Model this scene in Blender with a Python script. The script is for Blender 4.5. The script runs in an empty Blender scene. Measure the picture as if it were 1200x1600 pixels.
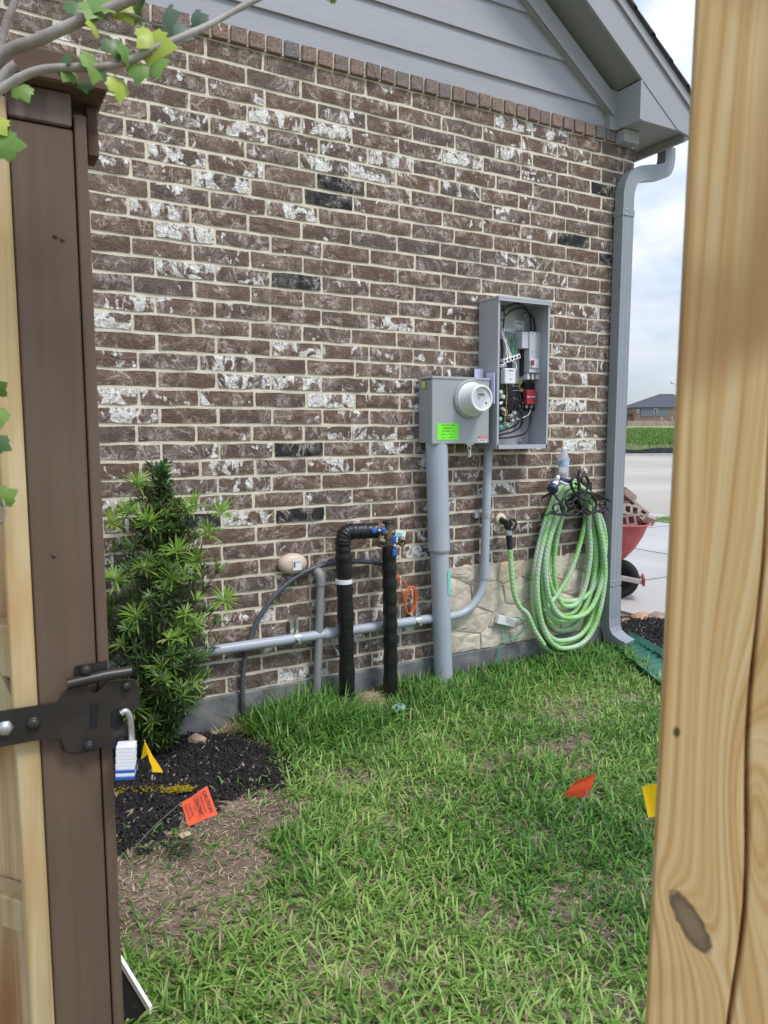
import bpy, bmesh, math, random
import numpy as np
from mathutils import Vector, Matrix, noise
random.seed(7); rng = np.random.default_rng(7)
S = bpy.context.scene
COL = S.collection

# ------------------------------------------------------------------ camera
YAW, PITCH, ROLL, F, D, ZC = -0.5110712, -0.1055308, 0.00457806, 1155.25, 3.2237, 1.32
CM = (Matrix.Rotation(YAW, 3, 'Z') @ Matrix.Rotation(PITCH, 3, 'X') @ Matrix.Rotation(ROLL, 3, 'Y'))
CPOS = Vector((0, -D, ZC))
cd = bpy.data.cameras.new('camera'); cam = bpy.data.objects.new('camera', cd); COL.objects.link(cam)
R3 = Matrix((CM.col[0], CM.col[2], -CM.col[1])).transposed()
cam.matrix_world = Matrix.Translation(CPOS) @ R3.to_4x4()
cd.sensor_fit = 'VERTICAL'; cd.sensor_height = 36; cd.sensor_width = 27; cd.lens = F / 1600 * 36
cd.clip_start = 0.02; cd.clip_end = 3000
cd.dof.use_dof = True; cd.dof.focus_distance = 4.0; cd.dof.aperture_fstop = 13
S.camera = cam

# ------------------------------------------------------------------ world, sun, exposure
S.view_settings.view_transform = 'Standard'; S.view_settings.look = 'None'
S.view_settings.gamma = 1; S.view_settings.use_curve_mapping = False
S.view_settings.exposure = 0.58
SUN_EL, SUN_AZ = math.radians(58), math.radians(158)      # azimuth clockwise from +Y
w = bpy.data.worlds.new('World'); S.world = w; w.use_nodes = True
wn, wl_ = w.node_tree.nodes, w.node_tree.links
wn.clear()
def N(nt, t, **k):
    n = nt.nodes.new(t)
    for a, b in k.items():
        if a.startswith('i_'): n.inputs[a[2:].replace('_', ' ')].default_value = b
        else: setattr(n, a, b)
    return n
wt = w.node_tree
sky = N(wt, 'ShaderNodeTexSky', sky_type='NISHITA', sun_disc=False, sun_elevation=SUN_EL, sun_rotation=SUN_AZ)
tc = N(wt, 'ShaderNodeTexCoord'); mp = N(wt, 'ShaderNodeMapping'); mp.inputs['Scale'].default_value = (1, 1, 2.6); mp.inputs['Location'].default_value = (0.35, 0.2, 0.1)
n1 = N(wt, 'ShaderNodeTexNoise'); n1.inputs['Scale'].default_value = 3.1; n1.inputs['Detail'].default_value = 9; n1.inputs['Roughness'].default_value = .55; n1.inputs['Distortion'].default_value = .3
r1 = N(wt, 'ShaderNodeValToRGB'); r1.color_ramp.elements[0].position = .44; r1.color_ramp.elements[0].color = (.12, .12, .12, 1); r1.color_ramp.elements[1].position = .62
n2 = N(wt, 'ShaderNodeTexNoise'); n2.inputs['Scale'].default_value = 6; n2.inputs['Detail'].default_value = 6
r2 = N(wt, 'ShaderNodeValToRGB'); r2.color_ramp.elements[0].position = .3; r2.color_ramp.elements[1].position = .7
r2.color_ramp.elements[0].color = (3.0, 3.7, 5.0, 1); r2.color_ramp.elements[1].color = (5.7, 5.9, 6.3, 1)
mx = N(wt, 'ShaderNodeMix', data_type='RGBA')
sx = N(wt, 'ShaderNodeSeparateXYZ'); g1 = N(wt, 'ShaderNodeMath', operation='MULTIPLY_ADD', use_clamp=False); g1.inputs[1].default_value = 1.35; g1.inputs[2].default_value = .93
g0 = N(wt, 'ShaderNodeMath', operation='MAXIMUM'); g0.inputs[1].default_value = 0.0
mg = N(wt, 'ShaderNodeVectorMath', operation='SCALE')
bg = N(wt, 'ShaderNodeBackground'); bg.inputs['Strength'].default_value = .1
wo = N(wt, 'ShaderNodeOutputWorld')
L = wt.links.new
L(tc.outputs['Generated'], mp.inputs['Vector']); L(mp.outputs[0], n1.inputs['Vector']); L(mp.outputs[0], n2.inputs['Vector'])
L(n1.outputs[0], r1.inputs[0]); L(n2.outputs[0], r2.inputs[0]); L(r1.outputs[0], mx.inputs['Factor'])
L(sky.outputs[0], mx.inputs['A']); L(r2.outputs[0], mx.inputs['B'])
L(tc.outputs['Generated'], sx.inputs[0]); L(sx.outputs['Z'], g0.inputs[0]); L(g0.outputs[0], g1.inputs[0])
L(mx.outputs['Result'], mg.inputs[0]); L(g1.outputs[0], mg.inputs['Scale']); L(mg.outputs[0], bg.inputs['Color']); L(bg.outputs[0], wo.inputs[0])
sl = bpy.data.lights.new('sun', 'SUN'); sl.energy = 1.5; sl.angle = math.radians(14); sl.color = (1, .96, .9)
so = bpy.data.objects.new('sun', sl); COL.objects.link(so)
sd = Vector((math.sin(SUN_AZ) * math.cos(SUN_EL), math.cos(SUN_AZ) * math.cos(SUN_EL), math.sin(SUN_EL)))
so.rotation_euler = sd.to_track_quat('Z', 'Y').to_euler(); so.location = (0, -6, 8)

# ------------------------------------------------------------------ surveying helpers (photo measurement -> metres)
def ray(x, y): return CM @ Vector(((x - 600) / F, 1, -(y - 800) / F))
def at(x, y, d=0.):            # point on the plane d metres in front of the house wall
    v = ray(x, y); return CPOS + v * ((D - d) / v.y)
def gp(x, y, z=0.):            # point on the ground
    v = ray(x, y); return CPOS + v * ((z - ZC) / v.z)
def dp(x, y, d): return CPOS + ray(x, y) * d
FW = CM.col[1].copy(); FW.z = 0; FW.normalize(); RT = Vector((FW.y, -FW.x, 0))

def sm(a, b, x):
    t = max(0, min(1, (x - a) / (b - a))); return t * t * (3 - 2 * t)
def gz(x, y):                  # lawn height
    return -.06 * sm(1.35, .7, x) * sm(-.9, 0, y) + .008 * noise.noise(Vector((x * 3, y * 3, 0)))

# ------------------------------------------------------------------ materials
MATS = {}
def mat(name, col, rough=.6, metal=0, var=0., vs=8, bump=0., bs=60, spec=.5, col2=None, stretch=(1, 1, 1), dist=0, coord='Object', detail=4, extra=None):
    m = bpy.data.materials.new(name); m.use_nodes = True; nt = m.node_tree
    b = nt.nodes['Principled BSDF']; b.inputs['Roughness'].default_value = rough; b.inputs['Metallic'].default_value = metal
    b.inputs['Base Color'].default_value = (*col, 1); b.inputs['Specular IOR Level'].default_value = spec
    l = nt.links.new
    t = N(nt, 'ShaderNodeTexCoord'); mpn = N(nt, 'ShaderNodeMapping'); mpn.inputs['Scale'].default_value = stretch
    l(t.outputs[coord], mpn.inputs['Vector'])
    if var or col2:
        n = N(nt, 'ShaderNodeTexNoise'); n.inputs['Scale'].default_value = vs; n.inputs['Detail'].default_value = detail; n.inputs['Distortion'].default_value = dist
        l(mpn.outputs[0], n.inputs['Vector'])
        r = N(nt, 'ShaderNodeValToRGB'); r.color_ramp.elements[0].position = .32; r.color_ramp.elements[1].position = .68
        a = col; c = col2 or tuple(min(1, x * (1 + var)) for x in col); a = tuple(x * (1 - var) for x in a) if not col2 else a
        r.color_ramp.elements[0].color = (*a, 1); r.color_ramp.elements[1].color = (*c, 1)
        l(n.outputs[0], r.inputs[0]); l(r.outputs[0], b.inputs['Base Color'])
    if bump:
        n = N(nt, 'ShaderNodeTexNoise'); n.inputs['Scale'].default_value = bs; n.inputs['Detail'].default_value = 5
        l(mpn.outputs[0], n.inputs['Vector'])
        bp = N(nt, 'ShaderNodeBump'); bp.inputs['Strength'].default_value = bump; bp.inputs['Distance'].default_value = .004
        l(n.outputs[0], bp.inputs['Height']); l(bp.outputs[0], b.inputs['Normal'])
    MATS[name] = m; return m

def brick_mat(name, ruddy=0.):
    m = bpy.data.materials.new(name); m.use_nodes = True; nt = m.node_tree; l = nt.links.new
    b = nt.nodes['Principled BSDF']; b.inputs['Roughness'].default_value = .85; b.inputs['Specular IOR Level'].default_value = .25
    def attr(nm):
        a = N(nt, 'ShaderNodeAttribute', attribute_type='OBJECT', attribute_name=nm)
        g = N(nt, 'ShaderNodeAttribute', attribute_type='GEOMETRY', attribute_name=nm)
        s = N(nt, 'ShaderNodeMath', operation='ADD'); l(a.outputs['Fac'], s.inputs[0]); l(g.outputs['Fac'], s.inputs[1]); return s.outputs[0]
    tint, wh = attr('tint'), attr('white')
    geo = N(nt, 'ShaderNodeNewGeometry'); sc = N(nt, 'ShaderNodeMath', operation='MULTIPLY'); sc.inputs[1].default_value = 37; l(tint, sc.inputs[0])
    cb = N(nt, 'ShaderNodeCombineXYZ'); l(sc.outputs[0], cb.inputs[0]); l(sc.outputs[0], cb.inputs[2])
    ad = N(nt, 'ShaderNodeVectorMath', operation='ADD'); l(geo.outputs['Position'], ad.inputs[0]); l(cb.outputs[0], ad.inputs[1])
    V = ad.outputs[0]
    base = N(nt, 'ShaderNodeValToRGB'); cr = base.color_ramp; cr.interpolation = 'CONSTANT'
    cols = [(0, (.168, .110, .080)), (.16, (.148, .105, .080)), (.32, (.182, .123, .090)), (.48, (.158, .117, .091)), (.6, (.166, .108, .078)), (.75, (.140, .107, .087)), (.86, (.190, .132, .099)), (.95, (.032, .031, .034))]
    if ruddy: cols = [(0, (.25, .18, .15)), (.2, (.22, .185, .17)), (.4, (.27, .185, .145)), (.6, (.235, .175, .15)), (.8, (.21, .19, .185)), (.9, (.26, .19, .15))]
    cr.elements[0].color = (*cols[0][1], 1)
    cr.elements.remove(cr.elements[1])
    for p, c in cols[1:]:
        e = cr.elements.new(p); e.color = (*c, 1)
    l(tint, base.inputs[0])
    def M(op, a, b_=0., c=0., clamp=False):
        k = N(nt, 'ShaderNodeMath', operation=op, use_clamp=clamp)
        for i, v in enumerate((a, b_, c)):
            if isinstance(v, (int, float)): k.inputs[i].default_value = v
            else: l(v, k.inputs[i])
        return k.outputs[0]
    def NZ(sc_, det, dist=0., rough_=.5, rot=0., st=(1, 1, 1)):
        mp_ = N(nt, 'ShaderNodeMapping'); mp_.inputs['Rotation'].default_value = (0, rot, 0); mp_.inputs['Scale'].default_value = st; l(V, mp_.inputs['Vector'])
        n_ = N(nt, 'ShaderNodeTexNoise'); n_.inputs['Scale'].default_value = sc_; n_.inputs['Detail'].default_value = det; n_.inputs['Distortion'].default_value = dist; n_.inputs['Roughness'].default_value = rough_
        l(mp_.outputs[0], n_.inputs['Vector']); return n_.outputs[0]
    fine = NZ(150, 4); fn = type('o', (), {'outputs': [fine]})
    fold = NZ(8, 2.5, 1.8, .5); fold2 = NZ(13, 3, 1.4, .5, .7, (1, 1, .55))
    patch_ = NZ(11, 2, .4); grit = NZ(55, 3, .6)
    # thin smear ridges: where the folded noise crosses mid level
    def ridge(x, w_): return M('SUBTRACT', 1, M('MULTIPLY', M('ABSOLUTE', M('SUBTRACT', x, .5)), w_), 0, True)
    rd = M('MAXIMUM', ridge(fold, 26), M('MULTIPLY', ridge(fold2, 22), .8))
    pm = M('MULTIPLY', M('SUBTRACT', patch_, .42), 5, 0, True)
    lt_ = M('MULTIPLY', M('ADD', M('MULTIPLY', rd, .85), M('MULTIPLY', M('SUBTRACT', fold2, .42), 1.1, 0, True)), M('MULTIPLY', pm, M('MULTIPLY_ADD', grit, 1.3, -.15, True)))
    lt_ = M('MULTIPLY', lt_, 2.0 if not ruddy else .3, 0, True)
    m1 = N(nt, 'ShaderNodeMix', data_type='RGBA'); l(lt_, m1.inputs['Factor']); l(base.outputs[0], m1.inputs['A']); m1.inputs['B'].default_value = (.52, .45, .39, 1)
    # chalky whitewash: strokes inside patches, patch size driven by the brick's own amount
    wpat = NZ(12, 2, 1.0, .5); wst = NZ(26, 5, 1.4, .65, .9, (1, 1, .38))
    am = M('MULTIPLY_ADD', wh, .30, -1.065)
    wm = M('MULTIPLY', M('ADD', M('ADD', am, wpat), M('MULTIPLY_ADD', wst, .60, .0)), 16, 0, True)
    wm = M('MULTIPLY', wm, M('MULTIPLY_ADD', grit, 2.6, -.45, True))
    m2 = N(nt, 'ShaderNodeMix', data_type='RGBA'); l(wm, m2.inputs['Factor']); l(m1.outputs['Result'], m2.inputs['A']); m2.inputs['B'].default_value = (.84, .81, .76, 1)
    sw = type('o', (), {'outputs': [M('ADD', fold2, M('MULTIPLY', fold, 1.0))]})
    # gritty speckle
    m3 = N(nt, 'ShaderNodeMix', data_type='RGBA', blend_type='MULTIPLY'); m3.inputs['Factor'].default_value = 1
    fr = N(nt, 'ShaderNodeValToRGB'); fr.color_ramp.elements[0].position = .25; fr.color_ramp.elements[0].color = (.55, .55, .55, 1); fr.color_ramp.elements[1].position = .6; fr.color_ramp.elements[1].color = (1.08, 1.08, 1.08, 1)
    l(fn.outputs[0], fr.inputs[0]); l(m2.outputs['Result'], m3.inputs['A']); l(fr.outputs[0], m3.inputs['B']); l(m3.outputs['Result'], b.inputs['Base Color'])
    hb = N(nt, 'ShaderNodeMath', operation='MULTIPLY_ADD'); l(sw.outputs[0], hb.inputs[0]); hb.inputs[1].default_value = 3; l(fn.outputs[0], hb.inputs[2])
    bp = N(nt, 'ShaderNodeBump'); bp.inputs['Strength'].default_value = .75; bp.inputs['Distance'].default_value = .006; l(hb.outputs[0], bp.inputs['Height']); l(bp.outputs[0], b.inputs['Normal'])
    MATS[name] = m; return m

def wood_mat(name, c1, c2, scale=60, c3=None, knot=None, rough=.7, bump=.3, stretch=(1, 1, .035)):
    """straight grain along local Z; knot = (x, z, rx, rz, slant) in object space"""
    m = bpy.data.materials.new(name); m.use_nodes = True; nt = m.node_tree; l = nt.links.new
    b = nt.nodes['Principled BSDF']; b.inputs['Roughness'].default_value = rough; b.inputs['Specular IOR Level'].default_value = .3
    t = N(nt, 'ShaderNodeTexCoord'); mpn = N(nt, 'ShaderNodeMapping'); mpn.inputs['Scale'].default_value = stretch
    l(t.outputs['Object'], mpn.inputs['Vector'])
    n = N(nt, 'ShaderNodeTexNoise'); n.inputs['Scale'].default_value = scale; n.inputs['Detail'].default_value = 3; n.inputs['Distortion'].default_value = .6; l(mpn.outputs[0], n.inputs['Vector'])
    r = N(nt, 'ShaderNodeValToRGB'); r.color_ramp.elements[0].position = .35; r.color_ramp.elements[0].color = (*c1, 1); r.color_ramp.elements[1].position = .62; r.color_ramp.elements[1].color = (*c2, 1)
    l(n.outputs[0], r.inputs[0]); out = r.outputs[0]
    n2 = N(nt, 'ShaderNodeTexNoise'); n2.inputs['Scale'].default_value = 9; n2.inputs['Detail'].default_value = 3
    mp2 = N(nt, 'ShaderNodeMapping'); mp2.inputs['Scale'].default_value = (1, 1, .35); l(t.outputs['Object'], mp2.inputs['Vector']); l(mp2.outputs[0], n2.inputs['Vector'])
    if c3:
        r2_ = N(nt, 'ShaderNodeValToRGB'); r2_.color_ramp.elements[0].position = .45; r2_.color_ramp.elements[1].position = .7; l(n2.outputs[0], r2_.inputs[0])
        mm = N(nt, 'ShaderNodeMix', data_type='RGBA'); l(r2_.outputs[0], mm.inputs['Factor']); l(out, mm.inputs['A']); mm.inputs['B'].default_value = (*c3, 1); out = mm.outputs['Result']
    l(out, b.inputs['Base Color'])
    bp = N(nt, 'ShaderNodeBump'); bp.inputs['Strength'].default_value = bump; bp.inputs['Distance'].default_value = .002; l(n.outputs[0], bp.inputs['Height']); l(bp.outputs[0], b.inputs['Normal'])
    MATS[name] = m; return m

def post_mat():
    """pale pine with wandering cathedral bands, an oblong grey knot and a small one; grain in object space (x across, z up)"""
    m = bpy.data.materials.new('pine_post'); m.use_nodes = True; nt = m.node_tree; l = nt.links.new
    b = nt.nodes['Principled BSDF']; b.inputs['Roughness'].default_value = .6; b.inputs['Specular IOR Level'].default_value = .3
    t = N(nt, 'ShaderNodeTexCoord'); sp = N(nt, 'ShaderNodeSeparateXYZ'); l(t.outputs['Object'], sp.inputs[0])
    def M(op, a, b_=0., c=0., clamp=False):
        k = N(nt, 'ShaderNodeMath', operation=op, use_clamp=clamp)
        for i, v in enumerate((a, b_, c)):
            if isinstance(v, (int, float)): k.inputs[i].default_value = v
            else: l(v, k.inputs[i])
        return k.outputs[0]
    X, Z = sp.outputs['X'], sp.outputs['Z']
    mp_ = N(nt, 'ShaderNodeMapping'); mp_.inputs['Scale'].default_value = (9, 9, 1.6); l(t.outputs['Object'], mp_.inputs['Vector'])
    n = N(nt, 'ShaderNodeTexNoise'); n.inputs['Scale'].default_value = 1.0; n.inputs['Detail'].default_value = 2.5; l(mp_.outputs[0], n.inputs['Vector'])
    warp = M('MULTIPLY', n.outputs[0], .05)
    KX, KZ = .0225, 1.030                      # big knot
    def ell(kx, kz, rx, rz, sl):
        dz = M('SUBTRACT', Z, kz); dx = M('MULTIPLY_ADD', dz, sl, M('SUBTRACT', X, kx))
        return M('SQRT', M('ADD', M('POWER', M('DIVIDE', dx, rx), 2), M('POWER', M('DIVIDE', dz, rz), 2)))
    e = ell(KX, KZ, .0088, .020, .52)
    push = M('MULTIPLY', M('DIVIDE', 1, M('ADD', 1, M('MULTIPLY', e, e))), .035)
    e2 = ell(.052, 1.11, .016, .08, .1)
    push2 = M('MULTIPLY', M('DIVIDE', 1, M('ADD', 1, M('MULTIPLY', e2, e2))), .05)
    s = M('ADD', M('ADD', M('ADD', X, warp), push), push2)
    cbx = N(nt, 'ShaderNodeCombineXYZ'); l(M('MULTIPLY', s, 210), cbx.inputs[0]); l(M('MULTIPLY', Z, .9), cbx.inputs[2])
    gnz = N(nt, 'ShaderNodeTexNoise'); gnz.inputs['Scale'].default_value = 1; gnz.inputs['Detail'].default_value = 2.2; l(cbx.outputs[0], gnz.inputs['Vector'])
    wv = M('MULTIPLY', M('SUBTRACT', gnz.outputs[0], .36), 3.4, 0, True)
    cby = N(nt, 'ShaderNodeCombineXYZ'); l(M('MULTIPLY', s, 55), cby.inputs[0]); l(M('MULTIPLY', Z, .7), cby.inputs[2]); cby.inputs[1].default_value = 7
    bnz = N(nt, 'ShaderNodeTexNoise'); bnz.inputs['Scale'].default_value = 1; bnz.inputs['Detail'].default_value = 1; l(cby.outputs[0], bnz.inputs['Vector'])
    big = M('MULTIPLY', M('SUBTRACT', bnz.outputs[0], .3), 2.4, 0, True)
    fine = N(nt, 'ShaderNodeTexNoise'); fine.inputs['Scale'].default_value = 1; mpf = N(nt, 'ShaderNodeMapping'); mpf.inputs['Scale'].default_value = (900, 300, 12); l(t.outputs['Object'], mpf.inputs['Vector']); l(mpf.outputs[0], fine.inputs['Vector'])
    fac = M('ADD', M('MULTIPLY', M('POWER', wv, 1.5), .42), M('ADD', M('MULTIPLY', big, .26), M('MULTIPLY', fine.outputs[0], .30)))
    r = N(nt, 'ShaderNodeValToRGB'); cr = r.color_ramp; cr.elements[0].position = .12; cr.elements[0].color = (.78, .59, .32, 1); cr.elements[1].position = .92; cr.elements[1].color = (.40, .20, .06, 1)
    k = cr.elements.new(.5); k.color = (.66, .42, .175, 1); l(fac, r.inputs[0])
    lp = N(nt, 'ShaderNodeTexNoise'); lp.inputs['Scale'].default_value = 6; l(t.outputs['Object'], lp.inputs['Vector'])
    gm = N(nt, 'ShaderNodeMix', data_type='RGBA'); gr = N(nt, 'ShaderNodeValToRGB'); gr.color_ramp.elements[0].position = .5; gr.color_ramp.elements[1].position = .68; l(lp.outputs[0], gr.inputs[0])
    l(M('MULTIPLY', gr.outputs[0], .8), gm.inputs['Factor']); l(r.outputs[0], gm.inputs['A']); gm.inputs['B'].default_value = (.36, .20, .075, 1)
    kz_ = N(nt, 'ShaderNodeTexNoise'); kz_.inputs['Scale'].default_value = 160; kz_.inputs['Detail'].default_value = 4; l(t.outputs['Object'], kz_.inputs['Vector']); e = M('ADD', e, M('MULTIPLY_ADD', kz_.outputs[0], .5, -.25))
    km = M('SUBTRACT', 1, M('MULTIPLY', M('SUBTRACT', e, .85), 5, 0), clamp=True)
    kn = N(nt, 'ShaderNodeMix', data_type='RGBA'); l(km, kn.inputs['Factor']); l(gm.outputs['Result'], kn.inputs['A'])
    kc = N(nt, 'ShaderNodeMix', data_type='RGBA'); l(M('POWER', e, 3, clamp=True), kc.inputs['Factor']); kc.inputs['A'].default_value = (.27, .19, .11, 1); kc.inputs['B'].default_value = (.06, .035, .02, 1)
    l(kc.outputs['Result'], kn.inputs['B'])
    e3 = ell(.0085, 1.154, .0022, .0036, 0); k3 = M('SUBTRACT', 1, M('MULTIPLY', M('SUBTRACT', e3, .6), 1.6), clamp=True)
    kk = N(nt, 'ShaderNodeMix', data_type='RGBA'); l(k3, kk.inputs['Factor']); l(kn.outputs['Result'], kk.inputs['A']); kk.inputs['B'].default_value = (.10, .055, .03, 1)
    l(kk.outputs['Result'], b.inputs['Base Color'])
    bp = N(nt, 'ShaderNodeBump'); bp.inputs['Strength'].default_value = .25; bp.inputs['Distance'].default_value = .001; l(fac, bp.inputs['Height']); l(bp.outputs[0], b.inputs['Normal'])
    return m

def attr_mat(name, rough=.6, trans=0., spec=.3, bump=0):
    m = bpy.data.materials.new(name); m.use_nodes = True; nt = m.node_tree; l = nt.links.new
    b = nt.nodes['Principled BSDF']; b.inputs['Roughness'].default_value = rough; b.inputs['Specular IOR Level'].default_value = spec
    a = N(nt, 'ShaderNodeAttribute', attribute_name='col'); l(a.outputs['Color'], b.inputs['Base Color'])
    if trans:
        tr = N(nt, 'ShaderNodeBsdfTranslucent'); l(a.outputs['Color'], tr.inputs['Color'])
        ms = N(nt, 'ShaderNodeMixShader'); ms.inputs[0].default_value = trans
        o = nt.nodes['Material Output']; l(b.outputs[0], ms.inputs[1]); l(tr.outputs[0], ms.inputs[2]); l(ms.outputs[0], o.inputs['Surface'])
    return m

def hose_mat():
    m = bpy.data.materials.new('hose_green'); m.use_nodes = True; nt = m.node_tree; l = nt.links.new
    b = nt.nodes['Principled BSDF']; b.inputs['Roughness'].default_value = .55
    uv = N(nt, 'ShaderNodeUVMap'); sp = N(nt, 'ShaderNodeSeparateXYZ'); l(uv.outputs[0], sp.inputs[0])
    k = N(nt, 'ShaderNodeMath', operation='MULTIPLY_ADD'); l(sp.outputs['Y'], k.inputs[0]); k.inputs[1].default_value = 260
    k0 = N(nt, 'ShaderNodeMath', operation='MULTIPLY'); l(sp.outputs['X'], k0.inputs[0]); k0.inputs[1].default_value = 6.2832 * 2; l(k0.outputs[0], k.inputs[2])
    s = N(nt, 'ShaderNodeMath', operation='SINE'); l(k.outputs[0], s.inputs[0])
    t = N(nt, 'ShaderNodeTexCoord'); n = N(nt, 'ShaderNodeTexNoise'); n.inputs['Scale'].default_value = 7; n.inputs['Detail'].default_value = 6; n.inputs['Roughness'].default_value = .65; l(t.outputs['Object'], n.inputs['Vector'])
    r = N(nt, 'ShaderNodeValToRGB'); cr = r.color_ramp; cr.elements[0].position = .34; cr.elements[0].color = (.22, .54, .09, 1); cr.elements[1].position = .60; cr.elements[1].color = (.50, .62, .46, 1)
    q = cr.elements.new(.46); q.color = (.36, .62, .27, 1); l(n.outputs[0], r.inputs[0]); 
    sm_ = N(nt, 'ShaderNodeMath', operation='MULTIPLY_ADD'); l(s.outputs[0], sm_.inputs[0]); sm_.inputs[1].default_value = .06; sm_.inputs[2].default_value = .95
    mu = N(nt, 'ShaderNodeVectorMath', operation='SCALE'); l(r.outputs[0], mu.inputs[0]); l(sm_.outputs[0], mu.inputs['Scale']); l(mu.outputs[0], b.inputs['Base Color'])
    bp = N(nt, 'ShaderNodeBump'); bp.inputs['Strength'].default_value = .35; bp.inputs['Distance'].default_value = .0015; l(s.outputs[0], bp.inputs['Height']); l(bp.outputs[0], b.inputs['Normal'])
    return m

def wrap_mat():
    m = bpy.data.materials.new('black_tape'); m.use_nodes = True; nt = m.node_tree; l = nt.links.new
    b = nt.nodes['Principled BSDF']; b.inputs['Roughness'].default_value = .38; b.inputs['Base Color'].default_value = (.012, .012, .013, 1)
    uv = N(nt, 'ShaderNodeUVMap'); sp = N(nt, 'ShaderNodeSeparateXYZ'); l(uv.outputs[0], sp.inputs[0])
    k = N(nt, 'ShaderNodeMath', operation='MULTIPLY_ADD'); l(sp.outputs['Y'], k.inputs[0]); k.inputs[1].default_value = 28; l(sp.outputs['X'], k.inputs[2])
    fr = N(nt, 'ShaderNodeMath', operation='FRACT'); l(k.outputs[0], fr.inputs[0])
    t = N(nt, 'ShaderNodeTexCoord'); n = N(nt, 'ShaderNodeTexNoise'); n.inputs['Scale'].default_value = 45; l(t.outputs['Object'], n.inputs['Vector'])
    a = N(nt, 'ShaderNodeMath', operation='ADD'); l(fr.outputs[0], a.inputs[0]); l(n.outputs[0], a.inputs[1])
    bp = N(nt, 'ShaderNodeBump'); bp.inputs['Strength'].default_value = .7; bp.inputs['Distance'].default_value = .003; l(a.outputs[0], bp.inputs['Height']); l(bp.outputs[0], b.inputs['Normal'])
    return m

M_BRICK = brick_mat('smeared_brick'); M_SOLD = brick_mat('cap_brick_clay', 1)
M_MORT = mat('mortar', (.70, .63, .49), .9, var=.10, vs=14, bump=.8, bs=120, spec=.2)
M_FOUND = mat('foundation_concrete', (.10, .105, .11), .9, col2=(.23, .23, .225), vs=9, bump=.8, bs=40)
M_STONE = mat('pale_limestone', (.70, .62, .49), .9, col2=(.44, .385, .31), vs=17, bump=1, bs=30, detail=8)
M_STONE2 = mat('tan_limestone', (.56, .45, .29), .9, col2=(.50, .44, .34), vs=9, bump=1, bs=70, detail=8)
M_SID = mat('grey_siding', (.335, .34, .36), .65, var=.03, vs=3, bump=.35, bs=30, stretch=(1, 1, 9))
M_TRIM = mat('grey_trim', (.33, .335, .345), .6, var=.03, vs=5, bump=.2, bs=60)
M_SOFF = mat('soffit_grey', (.27, .27, .265), .7, var=.03, vs=4)  # darker than the trim: shade under the overhang is put into this colour
M_SHING = mat('asphalt_shingle', (.05, .05, .055), .95, col2=(.13, .125, .12), vs=160, bump=.6, bs=200)
M_DS = mat('painted_aluminium', (.265, .285, .30), .38, var=.04, vs=6)
M_GSTL = mat('grey_enamel_steel', (.36, .385, .38), .42, var=.02, vs=5)
M_GSTL2 = mat('pale_enamel_steel', (.42, .43, .45), .45, var=.03, vs=5)
M_GSTLD = mat('panel_steel', (.50, .51, .50), .45, var=.05, vs=6)
M_PVC = mat('grey_pvc', (.40, .43, .48), .38, var=.05, vs=5)
M_PVC2 = mat('dull_grey_pvc', (.27, .26, .26), .5, var=.08, vs=9)
M_CABLE = mat('grey_cable', (.085, .09, .11), .45)
M_ZINC = mat('zinc_steel', (.55, .55, .53), .35, metal=.85, var=.1, vs=30)
M_BLACK = mat('black_plastic', (.012, .012, .013), .4)
M_IRON = mat('black_iron', (.028, .026, .026), .5, bump=.3, bs=90, metal=.3)
M_LATCH = mat('latch_steel', (.050, .045, .041), .36, metal=.5, var=.25, vs=20)
M_WHITE = mat('white_plastic', (.78, .78, .78), .4)
M_WHITEG = mat('meter_white', (.74, .75, .72), .25)
M_LGREY = mat('light_grey_plastic', (.56, .58, .60), .4)
M_RED = mat('dull_red_plastic', (.36, .035, .05), .45)
M_BLUE = mat('blue_plastic', (.02, .12, .48), .4)
M_NAVY = mat('navy_plastic', (.022, .03, .10), .4)
M_BRASS = mat('aged_brass', (.22, .17, .11), .45, metal=.6)
M_GREEN = mat('green_wire', (.03, .26, .10), .45)
M_TEAL = mat('teal_wire', (.05, .34, .22), .45)
M_YEL = mat('yellow_film', (.92, .62, .0), .5)
M_ORG = mat('orange_film', (.95, .17, .07), .5, var=.04, vs=30)
M_ORW = mat('orange_wire', (.75, .18, .06), .5)
M_OCH = mat('ochre_wire', (.55, .36, .10), .5)
M_LIME = mat('lime_sticker', (.20, .90, .04), .6)
M_STK = mat('white_sticker', (.78, .79, .80), .5)
M_LILAC = mat('pale_card', (.58, .58, .80), .5)
M_AQUA = mat('aqua_sticker', (.16, .62, .52), .5)
M_INK = mat('black_ink', (.02, .02, .02), .6)
M_INKR = mat('red_ink', (.62, .05, .03), .6)
M_YSTK = mat('yellow_sticker', (.75, .68, .14), .5)
M_BEIGE = mat('beige_plastic', (.62, .51, .39), .45, var=.05, vs=20)
M_LCD = mat('meter_lcd', (.33, .37, .30), .3)
M_HOSE = hose_mat(); M_WRAP = wrap_mat()
M_TRAY = mat('green_tray', (.012, .095, .062), .4, col2=(.03, .17, .115), vs=12)
M_BARR = mat('faded_red_poly', (.46, .055, .06), .5, col2=(.56, .13, .12), vs=10, bump=.1)
M_TYRE = mat('tyre_rubber', (.02, .02, .02), .8, bump=.5, bs=50)
M_REDP = mat('rusty_red_paint', (.30, .05, .04), .6, var=.3, vs=30)
M_GWOOD = mat('grey_worn_wood', (.42, .39, .36), .8, var=.1, vs=20)
M_CBRICK = mat('spare_brick_clay', (.29, .21, .175), .9, col2=(.38, .31, .27), vs=20, bump=.5)
M_CONC = mat('driveway_concrete', (.42, .405, .375), .85, col2=(.50, .48, .45), vs=1.2, bump=.2, bs=80, detail=10)
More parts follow.
